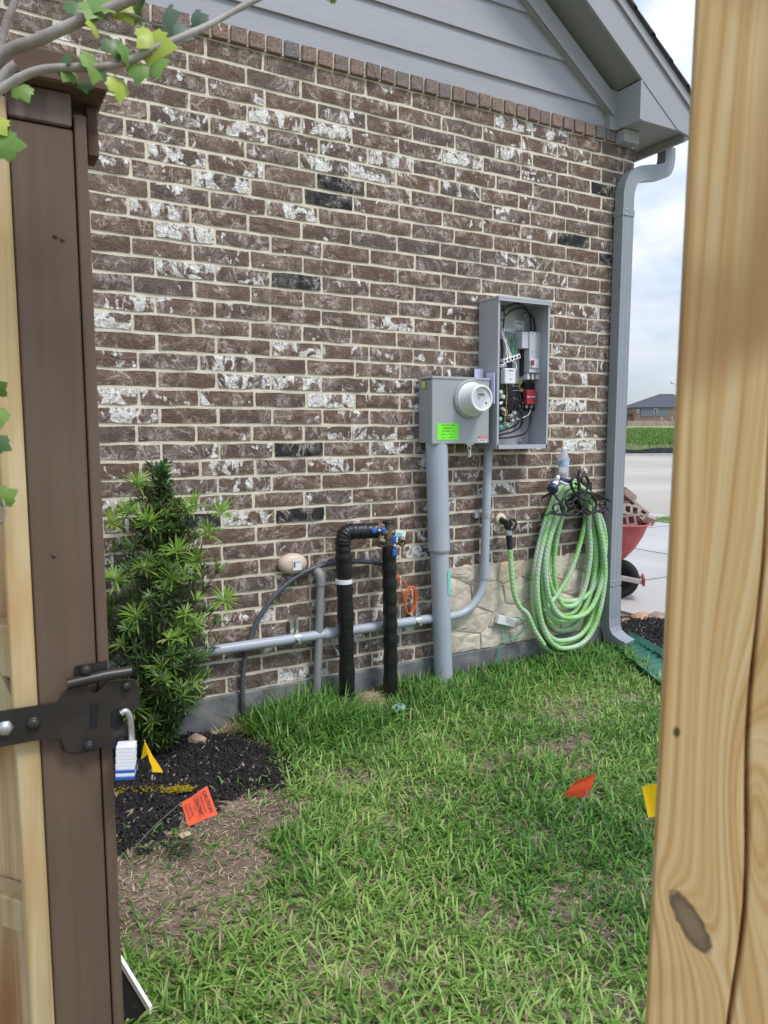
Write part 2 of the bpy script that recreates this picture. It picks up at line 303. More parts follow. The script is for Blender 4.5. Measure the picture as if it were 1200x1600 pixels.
M_STREET = mat('street_concrete', (.37, .325, .265), .9, col2=(.50, .45, .38), vs=.16, stretch=(1, 1, 1), detail=12, dist=.4)
M_FIELD = mat('field_grass', (.19, .235, .07), .95, col2=(.32, .35, .15), vs=.12, detail=12)
M_SILT = mat('silt_fabric', (.035, .04, .045), .7, var=.4, vs=3)
M_BROWN = wood_mat('brown_stained_wood', (.132, .090, .062), (.150, .103, .071), 70, (.122, .082, .055), rough=.6, bump=.25)
M_BROWN_D = wood_mat('dark_brown_cap', (.080, .045, .028), (.13, .080, .052), 40, rough=.7, bump=.5, stretch=(.06, 1, 1))
M_ENDG = wood_mat('stained_end_grain', (.075, .050, .040), (.20, .15, .12), 40, rough=.8, bump=.8)
M_PINE = wood_mat('treated_pine', (.44, .33, .16), (.64, .52, .30), 60, (.50, .30, .12))
M_PICK = wood_mat('cedar_picket', (.50, .29, .13), (.74, .54, .32), 60, (.36, .17, .06))
M_POST = post_mat()
M_BARK = mat('grey_bark', (.42, .39, .355), .6, col2=(.24, .195, .16), vs=25, bump=.4, bs=80, stretch=(1, 1, .4))
M_STEM = mat('shrub_stem', (.12, .10, .06), .8, var=.3, vs=30)
M_GRASS = attr_mat('grass_blade', .45, .35, .35); M_LEAF = attr_mat('leaf_blade', .35, .25, .45)
M_STRAW = attr_mat('dry_chaff', .8, 0, .2); M_MULCH = attr_mat('mulch_chip', .75, 0, .3)
M_ROCK = mat('brown_rock', (.26, .19, .14), .85, col2=(.42, .34, .26), vs=14, bump=.8, bs=30)
M_ROCKO = mat('orange_rock', (.42, .24, .13), .85, col2=(.50, .36, .24), vs=10, bump=.8, bs=30)
M_RUST = mat('rust', (.16, .05, .025), .8, var=.3, vs=40)
M_FBRICK = mat('far_brick', (.27, .165, .13), .9, var=.15, vs=2)
M_FSID = mat('far_siding', (.17, .175, .20), .8)
M_FROOF = mat('far_roof', (.075, .08, .095), .9, var=.15, vs=1)
M_FGLASS = mat('far_glass', (.05, .06, .08), .2)
M_FWHITE = mat('far_white', (.66, .66, .66), .7)
M_FFEN = mat('far_fence_wood', (.47, .36, .28), .85, var=.08, vs=1.5)
M_FFEN2 = mat('far_fence_wood_pink', (.42, .30, .24), .85, var=.08, vs=1.5)
M_BIRD = mat('bird_dark', (.03, .03, .035), .8)
M_PAPER = mat('faded_plastic_scrap', (.30, .45, .40), .6)
M_DARK = mat('dark_void', (.01, .01, .01), .9)
M_CHIP = mat('pale_wood_chip', (.60, .46, .27), .8, var=.1, vs=30)
for m in (M_ORG, M_YEL):
    nt = m.node_tree; tl = nt.nodes.new('ShaderNodeBsdfTranslucent'); tl.inputs['Color'].default_value = (1, .30, .12, 1) if m is M_ORG else (.95, .75, .05, 1); ms = nt.nodes.new('ShaderNodeMixShader'); ms.inputs[0].default_value = .45
    nt.links.new(nt.nodes['Principled BSDF'].outputs[0], ms.inputs[1]); nt.links.new(tl.outputs[0], ms.inputs[2]); nt.links.new(ms.outputs[0], nt.nodes['Material Output'].inputs['Surface'])
def glass(name, col, rough=.05, alpha=1):
    m = bpy.data.materials.new(name); m.use_nodes = True; b = m.node_tree.nodes['Principled BSDF']
    b.inputs['Base Color'].default_value = (*col, 1); b.inputs['Roughness'].default_value = .18; b.inputs['Transmission Weight'].default_value = .72; b.inputs['IOR'].default_value = 1.25
    return m
M_GLASS = glass('clear_pet', (.93, .96, 1))

# ------------------------------------------------------------------ mesh helpers
WL = {}
class MB:
    def __init__(s): s.bm = bmesh.new(); s.uv = s.bm.loops.layers.uv.new('UVMap'); s.smooth = False
    def _add(s, verts, faces, smooth=False, uvs=None):
        vs = [s.bm.verts.new(v) for v in verts]
        for fi, f in enumerate(faces):
            try: fc = s.bm.faces.new([vs[i] for i in f])
            except ValueError: continue
            fc.smooth = smooth
            if uvs:
                for lp, q in zip(fc.loops, uvs[fi]): lp[s.uv].uv = q
        return vs
    def box(s, c, size, R=None, bev=0.):
        m = Matrix.Translation(Vector(c)) @ (R.to_4x4() if R else Matrix.Identity(4)) @ Matrix.Diagonal((*size, 1))
        r = bmesh.ops.create_cube(s.bm, size=1, matrix=m)
        if bev:
            es = list({e for v in r['verts'] for e in v.link_edges})
            bmesh.ops.bevel(s.bm, geom=es, offset=bev, segments=1, affect='EDGES')
        return s
    def b2(s, x0, x1, y0, y1, z0, z1, bev=0.):
        return s.box(((x0 + x1) / 2, (y0 + y1) / 2, (z0 + z1) / 2), (abs(x1 - x0), abs(y1 - y0), abs(z1 - z0)), None, bev)
    def tube(s, pts, r, n=10, caps=True, closed=False):
        P = [Vector(p) for p in pts]; k = len(P); rs = r if isinstance(r, (list, tuple)) else [r] * k
        T = [(P[min(i + 1, k - 1)] - P[max(i - 1, 0)]).normalized() for i in range(k)]
        up = Vector((0, 0, 1)) if abs(T[0].z) < .9 else Vector((0, 1, 0))
        a = T[0].cross(up).normalized(); V = []; F_ = []; U = []; ln = 0; lens = []
        for i in range(k):
            if i: ln += (P[i] - P[i - 1]).length
            lens.append(ln)
            a = (a - T[i] * a.dot(T[i]));
            a = a.normalized() if a.length > 1e-6 else T[i].orthogonal().normalized()
            b = T[i].cross(a)
            for j in range(n):
                t = 2 * math.pi * j / n; V.append(P[i] + (a * math.cos(t) + b * math.sin(t)) * rs[i])
        for i in range(k - 1):
            for j in range(n):
                j2 = (j + 1) % n
                F_.append((i * n + j, i * n + j2, (i + 1) * n + j2, (i + 1) * n + j))
                U.append(((j / n, lens[i]), ((j + 1) / n, lens[i]), ((j + 1) / n, lens[i + 1]), (j / n, lens[i + 1])))
        vs = s._add(V, F_, True, U)
        if caps:
            for ring in (vs[:n], vs[-n:]):
                s.bm.faces.new([s.bm.verts.new(v.co) for v in ring])
        return s
    def lathe(s, prof, c, axis=(0, 0, 1), n=24, sx=1.):
        q = Vector(axis).normalized().to_track_quat('Z', 'Y').to_matrix(); V = []; F_ = []
        for (r, z) in prof:
            for j in range(n):
                t = 2 * math.pi * j / n; V.append(Vector(c) + q @ Vector((r * math.cos(t) * sx, r * math.sin(t), z)))
        for i in range(len(prof) - 1):
            for j in range(n):
                j2 = (j + 1) % n; F_.append((i * n + j, i * n + j2, (i + 1) * n + j2, (i + 1) * n + j))
        vs = s._add(V, F_, True)
        for ring, rr in ((vs[:n], prof[0][0]), (vs[-n:], prof[-1][0])):
            if rr > 1e-5:
                f = s.bm.faces.new([s.bm.verts.new(v.co) for v in ring]); f.smooth = False
        return s
    def prism(s, poly, vec):           # polygon of 3-D points extruded by vec
        n = len(poly); A = [Vector(p) for p in poly]; V = A + [p + Vector(vec) for p in A]
        s._add(V, [tuple(range(n))[::-1], tuple(range(n, 2 * n))] + [(i, (i + 1) % n, n + (i + 1) % n, n + i) for i in range(n)]); return s
    def quad(s, *p): s._add(p, [tuple(range(len(p)))]); return s
    def mesh(s, name, off=Vector()):
        bmesh.ops.recalc_face_normals(s.bm, faces=s.bm.faces[:])
        for v in s.bm.verts: v.co -= off
        me = bpy.data.meshes.new(name); s.bm.to_mesh(me); s.bm.free(); return me
    def build(s, name, m, parent=None, loc=None):
        off = WL[parent.name] if parent else (Vector(loc) if loc is not None else Vector())
        me = s.mesh(name, off); me.materials.append(m)
        o = bpy.data.objects.new(name, me); COL.objects.link(o); WL[o.name] = off.copy()
        if parent: o.parent = parent
        else: o.location = off
        return o
def tag(o, label=None, cat=None, group=None, kind=None):
    if label: o['label'] = label
    if cat: o['category'] = cat
    if group: o['group'] = group
    if kind: o['kind'] = kind
    return o
def thing(name, loc, label, cat, group=None):
    o = bpy.data.objects.new(name, None); COL.objects.link(o); o.location = loc; o.empty_display_size = .05; WL[o.name] = Vector(loc)
    return tag(o, label, cat, group)
def spline(pts, n=8):                  # Catmull-Rom
    P = [Vector(p) for p in pts]; P = [2 * P[0] - P[1]] + P + [2 * P[-1] - P[-2]]; out = []
    for i in range(1, len(P) - 2):
        for k in range(n):
            t = k / n; a, b, c, d = P[i - 1:i + 3]
            out.append(.5 * ((2 * b) + (c - a) * t + (2 * a - 5 * b + 4 * c - d) * t * t + (3 * b - a - 3 * c + d) * t ** 3))
    out.append(P[-2]); return out
def arrmesh(name, V, Fs, m, parent=None, loc=None, col=None, kind=None):   # numpy mesh; Fs list of (F,k) arrays
    me = bpy.data.meshes.new(name); V = np.asarray(V, dtype=np.float32)
    off = WL[parent.name] if parent else (Vector(loc) if loc is not None else Vector())
    V = V - np.array(off, dtype=np.float32)
    me.vertices.add(len(V)); me.vertices.foreach_set('co', V.ravel())
    tot = np.concatenate([f.ravel() for f in Fs]).astype(np.int32); cnt = np.concatenate([np.full(len(f), f.shape[1]) for f in Fs]).astype(np.int32)
    me.loops.add(len(tot)); me.loops.foreach_set('vertex_index', tot); me.polygons.add(len(cnt))
    me.polygons.foreach_set('loop_start', np.concatenate([[0], np.cumsum(cnt)[:-1]]).astype(np.int32))
    me.update(calc_edges=True)
    if col is not None:
        a = me.color_attributes.new('col', 'FLOAT_COLOR', 'POINT'); c = np.ones((len(V), 4), np.float32); c[:, :3] = col; a.data.foreach_set('color', c.ravel())
    me.materials.append(m); o = bpy.data.objects.new(name, me); COL.objects.link(o); WL[o.name] = off.copy()
    if parent: o.parent = parent
    else: o.location = off
    if kind: o['kind'] = kind
    return o
def text(s, name, size, c, xa, up, m, parent, depth=.0006, align='CENTER'):
    cu = bpy.data.curves.new(name, 'FONT'); cu.body = s; cu.size = size; cu.align_x = align; cu.align_y = 'CENTER'; cu.resolution_u = 2; cu.extrude = depth / 2
    to = bpy.data.objects.new(name + '_src', cu); COL.objects.link(to); bpy.context.view_layer.update()
    me = bpy.data.meshes.new_from_object(to.evaluated_get(bpy.context.evaluated_depsgraph_get())); bpy.data.objects.remove(to); bpy.data.curves.remove(cu)
    xa = Vector(xa).normalized(); up = Vector(up).normalized(); z = xa.cross(up)
    M4 = Matrix((xa, up, z)).transposed().to_4x4(); M4.translation = Vector(c) - WL[parent.name]; me.transform(M4)
    me.materials.clear(); me.materials.append(m); me.name = name; o = bpy.data.objects.new(name, me); COL.objects.link(o); o.parent = parent; WL[o.name] = WL[parent.name].copy(); return o

# ------------------------------------------------------------------ ground
def sheet(name, x0, x1, y0, y1, nx, ny, zf, m):
    xs = np.linspace(x0, x1, nx + 1); ys = np.linspace(y0, y1, ny + 1)
    V = [(x, y, zf(x, y)) for y in ys for x in xs]; i = np.arange(nx * ny); r = i // nx; c = i % nx; a = r * (nx + 1) + c
    o = arrmesh(name, V, [np.stack([a, a + 1, a + nx + 2, a + nx + 1], 1)], m, kind='structure')
    o.data.polygons.foreach_set('use_smooth', [True] * len(o.data.polygons)); return o
def soil_mat():
    m = mat('lawn_soil', (.11, .078, .055), .95, col2=(.29, .22, .155), vs=5, bump=1, bs=60, detail=12); return m
M_SOIL = soil_mat()
M_BED = mat('black_mulch_base', (.014, .013, .013), .95, col2=(.035, .03, .028), vs=50, bump=1, bs=80)
sheet('lawn_ground', -4, 3.9, -7, .1, 158, 142, gz, M_SOIL)
sheet('ground', -500, 900, -500, 900, 4, 4, lambda x, y: -.35, M_FIELD)
def far_h(x, y):
    d = (Vector((x, y, 0)) - CPOS).xy.length if False else math.hypot(x, y + D)
    return .0 + 4.0 * sm(46, 230, d) - .0
# bed at the corner of the house
BEDR = [(3.52, .35), (3.95, .42), (4.15, .25), (4.05, -.3), (3.75, -.62), (3.42, -.72), (3.36, -.55), (3.62, -.02), (3.52, .0)]
b = MB(); b.prism([(x, y, -.03) for x, y in BEDR], (0, 0, .045)); b = b.build('mulch_bed_base', M_BED); tag(b, kind='structure')
# left mulch bed
BEDL = [tuple(gp(px, py, -.04).xy) for px, py in [(150, 1105), (290, 1112), (325, 1150), (385, 1160), (432, 1190), (415, 1222), (345, 1240), (275, 1275), (205, 1320), (120, 1340)]]
def inside(x, y, poly):
    c = False; n = len(poly)
    for i in range(n):
        x0, y0 = poly[i]; x1, y1 = poly[i - 1]
        if (y0 > y) != (y1 > y) and x < (x1 - x0) * (y - y0) / (y1 - y0) + x0: c = not c
    return c
def pdist(x, y, poly):
    dmin = 9
    for i in range(len(poly)):
        a = Vector(poly[i]); b_ = Vector(poly[i - 1]); p = Vector((x, y)); ab = b_ - a; t = max(0, min(1, (p - a).dot(ab) / ab.length_squared)); dmin = min(dmin, (p - a - ab * t).length)
    return dmin
def bed_mesh(name, poly, zf, step=.03, hgt=.03):
    xs = [p[0] for p in poly]; ys = [p[1] for p in poly]; V = []; F_ = []; idx = {}
    nx = int((max(xs) - min(xs)) / step) + 2; ny = int((max(ys) - min(ys)) / step) + 2
    for j in range(ny):
        for i in range(nx):
            x = min(xs) + i * step; y = min(ys) + j * step
            dd = pdist(x, y, poly); ins = inside(x, y, poly); k = (min(dd / .08, 1) * hgt if ins else -min(dd, .04) * .8)
            V.append((x, y, zf(x, y) + k + .005 + .008 * noise.noise(Vector((x * 25, y * 25, 1)))))
    fs = [(j * nx + i, j * nx + i + 1, (j + 1) * nx + i + 1, (j + 1) * nx + i) for j in range(ny - 1) for i in range(nx - 1)
          if inside(min(xs) + (i + .5) * step, min(ys) + (j + .5) * step, poly) or pdist(min(xs) + (i + .5) * step, min(ys) + (j + .5) * step, poly) < .04]
    return arrmesh(name, V, [np.array(fs)], M_BED, kind='structure')
bed_mesh('mulch_bed_ground', BEDL, gz)

# paving beyond the house
g = lambda px, py: gp(px, py)
def slab(name, poly, z0, z1, m):
    b_ = MB(); b_.prism([(p[0], p[1], z0) for p in poly], (0, 0, z1 - z0)); return tag(b_.build(name, m), kind='structure')
slab('driveway', [(4.2, -8), (8.9, -8), (8.9, 9), (4.2, 9)], -.3, -.004, M_CONC)
jt = MB()
for k in (-5.2, -2.2, .2, 1.35, 3.9, 6.5): jt.b2(4.2, 8.9, k - .006, k + .006, -.006, .0005)
for k in (6.6,): jt.b2(k - .006, k + .006, -8, 9, -.0055, .0008)
tag(jt.build('driveway_joint', M_FOUND), kind='structure')
slab('grass_verge', [(8.92, -8), (9.75, -8), (9.75, 4.55), (9.4, 4.75), (8.92, 4.6)], -.3, .006, M_FIELD)
slab('driveway_apron', [(8.905, 4.76), (9.75, 4.76), (9.75, 9), (8.905, 9)], -.3, -.006, M_CONC)
slab('side_lot_ground', [(3.4, .1), (4.19, .1), (4.19, 9), (3.4, 9)], -.3, -.02, M_SOIL)
# street: broad pale concrete
SA = gp(930, 707); 
def on(d, s, z=0): p = Vector((CPOS.x, CPOS.y, 0)) + FW * d + RT * s; p.z = z; return p
slab('street', [(9.76, -30), (9.76, 60), (30, 90), (60, 90), (60, -30)], -.3, -.01, M_STREET)
# far field rising beyond the street (its near edge passes the end of the paving)
def field():
    V = []; F_ = []; nd, ns = 60, 40
    ds = [43.0 + (260 - 43) * (i / nd) ** 1.7 for i in range(nd + 1)]
    for d in ds:
        for j in range(ns + 1):
            s_ = (j / ns - .35) * (60 + d * 2.0)
            zz = .03 + 2.9 * (1 - math.exp(-(d - 43) / 90)) / (1 - math.exp(-(190 - 43) / 90)) + .12 * noise.noise(Vector((d * .15, s_ * .2, 0))) * min(1, (d - 43) / 5)
            V.append(on(d, s_, zz))
    a = [(i * (ns + 1) + j, i * (ns + 1) + j + 1, (i + 1) * (ns + 1) + j + 1, (i + 1) * (ns + 1) + j) for i in range(nd) for j in range(ns)]
    o = arrmesh('field', [tuple(v) for v in V], [np.array(a)], M_FIELD, kind='structure'); o.data.polygons.foreach_set('use_smooth', [True] * len(o.data.polygons))
field()
slab('kerb', [tuple(on(42.6, -25).xy), tuple(on(42.6, 70).xy), tuple(on(43.0, 70).xy), tuple(on(43.0, -25).xy)], -.3, .11, M_CONC)

# ------------------------------------------------------------------ HOUSE
house = thing('brick_house', (1.8, .2, 0), 'brown smeared brick house side wall with grey gable siding and pale stone base', 'house')
H, LB, Z0 = .0767, .25303, 2.9733
XR = 3.508
def xr_at(z): return 3.508 - .058 * (2.95 - z) / 2.6      # the corner is a little out of plumb
lean_m = lambda o: [setattr(v.co, 'x', v.co.x - (XR - xr_at(v.co.z + WL[o.name].z))) for v in o.data.vertices if v.co.x + WL[o.name].x > XR - .2]
XL = -2.2
wall = MB(); wall.b2(XL, XR - .0075, .0060, .12, .132, 3.036); wall = wall.build('wall', M_MORT, house); lean_m(wall)
w2 = MB(); w2.b2(XR - .12, XR - .0075, .121, 7, .132, 3.0); lean_m(w2.build('side_wall', M_MORT, house))
fd = MB(); fd.b2(XL, XR + .012, -.012, .3, -.3, .131, .004); fd.b2(XR - .1, XR + .012, .301, 7, -.3, .131); lean_m(fd.build('foundation', M_FOUND, house))
def brick_var(lx, hz, seed):          # one rough-edged brick, ~44 tris
    r = random.Random(seed); nx, nz = max(2, int(lx / .06)), 2; V = []; F_ = []
    def front(i, k):
        x = -lx / 2 + lx * i / nx; z = -hz / 2 + hz * k / nz; e = .0028
        if i in (0, nx): x += r.uniform(-e, e)
        if k in (0, nz): z += r.uniform(-e, e * .8)
        y = r.uniform(-.0015, .002) + (.0022 if (i in (0, nx) or k in (0, nz)) else 0)
        return Vector((x, y, z))
    G = [[front(i, k) for i in range(nx + 1)] for k in range(nz + 1)]
    idx = lambda i, k: k * (nx + 1) + i
    for row in G: V += row
    for k in range(nz):
        for i in range(nx): F_.append((idx(i, k), idx(i + 1, k), idx(i + 1, k + 1), idx(i, k + 1)))
    ring = [(i, 0) for i in range(nx)] + [(nx, k) for k in range(nz)] + [(i, nz) for i in range(nx, 0, -1)] + [(0, k) for k in range(nz, 0, -1)]
    n0 = len(V)
    for (i, k) in ring:
        p = G[k][i].copy(); p.y = .03; V.append(p)
    for q in range(len(ring)):
        q2 = (q + 1) % len(ring); F_.append((idx(*ring[q]), idx(*ring[q2]), n0 + q2, n0 + q)[::-1])
    return V, F_
BV = {}
def bmesh_for(lx, hz, v):
    key = (round(lx, 3), round(hz, 3), v)
    if key not in BV:
        V, F_ = brick_var(lx, hz, hash(key) % 9999 + v); me = bpy.data.meshes.new('brick'); me.from_pydata([tuple(p) for p in V], [], F_); me.materials.append(M_BRICK)
        bm = bmesh.new(); bm.from_mesh(me); bmesh.ops.recalc_face_normals(bm, faces=bm.faces); bm.to_mesh(me); bm.free(); BV[key] = (me, V, F_)
    return BV[key]
bricks = []
STX0, STX1, STZ1 = 2.19, 3.36, .612        # stone panel
DARK = [(540, 286), (515, 308), (463, 699), (465, 801), (916, 375), (945, 298), (955, 404), (470, 437), (320, 812)]
WHITE = [(285, 740), (160, 490), (195, 615), (570, 812), (690, 600), (400, 805), (515, 630), (585, 655), (300, 190), (350, 275), (585, 270), (760, 215), (790, 235), (740, 250), (280, 360), (425, 180), (175, 900), (300, 410), (430, 330), (905, 690), (350, 190), (640, 865), (620, 670), (525, 1000), (490, 870), (300, 580), (345, 575), (205, 640)]
def near(lst, X, Z, rx, rz):
    for (px, py) in lst:
        p = at(px, py)
        if abs(p.x - X) < rx and abs(p.z - Z) < rz: return True
    return False
br = random.Random(3)
for k in range(38):
    ztop = Z0 - k * H; zc = ztop - H / 2
    if zc - .02 < .117 and k >= 37: hz = .0; 
    base = .6316 + (LB / 3 if k % 2 == 0 else 0) + br.uniform(-.012, .012)
    if k == 37: continue
    i0 = -13
    xs = [base + i * LB for i in range(i0, 14)]; XE = xr_at(zc)
    for a_, b_ in zip(xs[:-1], xs[1:]):
        x0, x1 = a_ + .0068, min(b_ - .0068, XE)
        if b_ + .06 > XE and b_ < XE + .05: x1 = XE
        if x0 > XE - .03 or x0 < XL: continue
        segs = [(x0, x1)]
        if ztop - H < STZ1 - .01 and x1 > STX0:
            if zc < STZ1:
                segs = []
                if x0 < STX0 - .05: segs.append((x0, min(x1, STX0 - .012)))
                if x1 > STX1 + .04: segs.append((max(x0, STX1 + .012), x1))
        if k in (30,) and x0 > STX0 - .1: segs = [(x0, (x0 + x1) / 2 - .006), ((x0 + x1) / 2 + .006, x1)]
        for (u0, u1) in segs:
            if u1 - u0 < .03: continue
            bricks.append([(u0 + u1) / 2, zc, u1 - u0, H - .0150])
soldiers = []
x = -2.1
while x < 3.375:
    soldiers.append([x + .037, Z0 + .034, .070, .066]); x += .0812
def pxsize(X, Z):
    c = CM.transposed() @ (Vector((X, 0, Z)) - CPOS); 
    if c.y <= 0: return -1, 0, 0
    px, py = 600 + F * c.x / c.y, 800 - F * c.z / c.y
    return 1 / c.y ** 2, px, py
def vis(X, Z, l):
    s_, px, py = pxsize(X, Z)
    if s_ < 0 or px < 110 or px > 1000 or py < -30: 
        if not (0 <= px <= 120 and -20 < py < 150): return -1
    if px < 180 and py > 200 and px < 120: return -1
    return s_ * l
order = sorted(bricks, key=lambda q: -vis(q[0], q[1], q[2]))
single, rest = order[:300], order[300:]
def props(X, Z):
    t = br.random() * .949
    wv_ = max(0, br.gauss(.32, .3)) + .35 * noise.noise(Vector((X * 1.7, 0, Z * 1.7)))
    wv_ = max(0, min(.95, wv_))
    if near(DARK, X, Z, .10, .035): t = .95 + br.random() * .05; wv_ = 0
    if near(WHITE, X, Z, .10, .035): wv_ = .85 + .3 * br.random()
    return t, wv_
for (X, Z, l_, h_) in single:
    lq = round(l_, 2); v = br.randrange(6); me = bmesh_for(lq, h_, v)[0]
    o = bpy.data.objects.new('brick', me); COL.objects.link(o); o.parent = wall
    o.location = Vector((X, br.uniform(-.0015, .002), Z)) - WL[wall.name]; o.scale = (l_ / lq, 1, 1); t, wv_ = props(X, Z); o['tint'] = t; o['white'] = wv_
V, F4, T, Wt = [], [], [], []
for (X, Z, l_, h_) in rest:
    _, v_, f_ = bmesh_for(round(l_, 2), h_, br.randrange(6)); t, wv_ = props(X, Z); n0 = len(V); yo = br.uniform(-.0015, .002)
    V += [(p.x + X, p.y + yo, p.z + Z) for p in v_]; F4 += [tuple(i + n0 for i in f) for f in f_]; T += [t] * len(v_); Wt += [wv_] * len(v_)
# the street-side face of the corner wall
for k in range(37):
    zc = Z0 - (k + .5) * H
    for i in range(26):
        y0 = .006 + i * LB + (.13 if k % 2 else 0) - .0
        if y0 > 6.5: continue
        _, v_, f_ = bmesh_for(.24, H - .0150, br.randrange(6)); t, wv_ = props(9, zc); n0 = len(V)
        V += [(xr_at(zc) - p.y - .001, y0 + .12 + p.x, p.z + zc) for p in v_]; F4 += [tuple(i_ + n0 for i_ in f) for f in f_]; T += [t] * len(v_); Wt += [wv_] * len(v_)
me = bpy.data.meshes.new('brick_courses'); off = WL[wall.name]; me.from_pydata([tuple(Vector(p) - off) for p in V], [], F4)
bm = bmesh.new(); bm.from_mesh(me); bmesh.ops.recalc_face_normals(bm, faces=bm.faces); bm.to_mesh(me); bm.free()
for nm, arr in (('tint', T), ('white', Wt)):
    a = me.attributes.new(nm, 'FLOAT', 'POINT'); a.data.foreach_set('value', arr)
me.materials.append(M_BRICK); o = bpy.data.objects.new('brick_courses', me); COL.objects.link(o); o.parent = wall; o['kind'] = 'stuff'
# soldier / rowlock cap
cap_me = []
for v in range(4):
    m_ = MB(); m_.box((0, 0, 0), (.070, .09, .066), None, .0035)
    for q in m_.bm.verts: q.co += Vector((br.uniform(-1, 1), br.uniform(-1, 1), br.uniform(-1, 1))) * .0014
    q = m_.mesh('cap_brick'); q.materials.append(M_SOLD); cap_me.append(q)
cap = MB(); cap.b2(XL, 3.40, -.004, .05, Z0 + .003, Z0 + .064); cap = cap.build('cap_course', M_MORT, house)
for (X, Z, l_, h_) in soldiers:
    if vis(X, Z, 1) < 0 and X < 0: continue
    o = bpy.data.objects.new('cap_brick', br.choice(cap_me)); COL.objects.link(o); o.parent = cap; o.location = Vector((X, .029 + br.uniform(-.003, .003), Z)) - WL[cap.name]
    o.rotation_euler = (0, br.uniform(-.02, .02), 0); o['tint'] = br.random(); o['white'] = 0
# stone panel: irregular ashlar as Voronoi cells
sp = MB(); sp.b2(STX0, STX1 + .01, .004, .013, .132, STZ1 - .0); sp = sp.build('stone_panel', M_MORT, house)
seeds = []
sr_ = random.Random(11)
for j in range(4):
    for i in range(6):
        seeds.append((STX0 + .1 + i * .205 + (.1 if j % 2 else 0) + sr_.uniform(-.05, .05), .165 + j * .13 + sr_.uniform(-.03, .03)))
def clip(poly, nx_, ny_, c_):
    out = []
    for i in range(len(poly)):
        p, q = poly[i - 1], poly[i]; a_, b_ = p[0] * nx_ + p[1] * ny_ - c_, q[0] * nx_ + q[1] * ny_ - c_
        if (a_ <= 0) != (b_ <= 0):
            t = a_ / (a_ - b_); out.append((p[0] + (q[0] - p[0]) * t, p[1] + (q[1] - p[1]) * t))
        if b_ <= 0: out.append(q)
    return out
for i, (sx_, sz_) in enumerate(seeds):
    poly = [(STX0, .135), (STX1, .135), (STX1, STZ1 - .006), (STX0, STZ1 - .006)]
    for j, (tx, tz) in enumerate(seeds):
        if i == j: continue
        A = 1 / 1.5; dx, dz = (tx - sx_) * A * A, (tz - sz_); mxx, mzz = (sx_ + tx) / 2, (sz_ + tz) / 2; ln = math.hypot(tx - sx_, tz - sz_); nn = math.hypot(dx, dz)
        poly = clip(poly, dx / nn, dz / nn, (mxx * dx + mzz * dz) / nn - .0032)
        if len(poly) < 3: break
    if len(poly) < 3: continue
    P2 = []
    for q in range(len(poly)):
        a_, b_ = Vector(poly[q]), Vector(poly[(q + 1) % len(poly)]); n_ = max(1, int((b_ - a_).length / .04))
        for k in range(n_): P2.append(a_.lerp(b_, k / n_) + Vector((sr_.uniform(-.003, .003), sr_.uniform(-.003, .003))))
    cx = sum(p.x for p in P2) / len(P2); cz = sum(p.y for p in P2) / len(P2); m_ = MB(); n = len(P2)
    V = [Vector((p.x, .008, p.y)) for p in P2] + [Vector((cx + (p.x - cx) * .97, -.006 + sr_.uniform(-.003, .003), cz + (p.y - cz) * .95)) for p in P2] + [Vector((cx + (p.x - cx) * .6, -.009 + sr_.uniform(-.004, .003), cz + (p.y - cz) * .6)) for p in P2] + [Vector((cx, -.008, cz))]
    F_ = [(q, (q + 1) % n, n + (q + 1) % n, n + q) for q in range(n)] + [(n + q, n + (q + 1) % n, 2 * n + (q + 1) % n, 2 * n + q) for q in range(n)] + [(2 * n + q, 2 * n + (q + 1) % n, 3 * n) for q in range(n)]
    m_._add(V, F_); m_.build('stone', M_STONE2 if sr_.random() < .28 else M_STONE, sp)
# gable siding
SL = .69
def rake_z(X, z_at_0=None): return 3.112 - (X - 3.269) * SL     # lower edge of frieze on the wall
sg = MB(); sg.prism([(XL, .03, 3.0), (3.46, .03, 3.0), (3.30, .03, 3.2), (-.8, .03, 3.2 + 4.1 * SL), (XL, .03, 3.2 + 4.1 * SL)], (0, .08, 0)); sg = sg.build('gable_wall', M_SID, house)
zb = 3.024
for k in range(14):
    z1 = zb; z2 = 3.151 + .178 * k; 
    xr = 3.40 - max(0, (z1 - 3.07)) / SL if z1 > 3.0 else 3.40
    m_ = MB(); yb = -.002 if k else .008
    xr2 = 3.40 - max(0, (z2 - 3.02)) / SL
    m_.prism([(XL, yb, z1), (xr + .02, yb, z1), (xr2 + .02, .012, z2 + .01), (XL, .012, z2 + .01)], (0, .012, 0)); m_.build('siding_board', M_SID, sg); zb = z2
# frieze board following the rake
def rk(X, y, dz): return Vector((X, y, rake_z(X) + dz))
m_ = MB(); m_.prism([rk(3.285, -.03, 0), rk(-1.2, -.03, 0), rk(-1.2, -.03, .125), rk(3.285, -.03, .125)], (0, .05, 0)); m_.build('frieze_board', M_TRIM, house)
m_ = MB(); m_.prism([rk(3.285, -.034, 0), rk(-1.2, -.034, 0), rk(-1.2, -.034, .022), rk(3.285, -.034, .022)], (0, -.006, 0)); m_.build('drip_strip', M_TRIM, house)
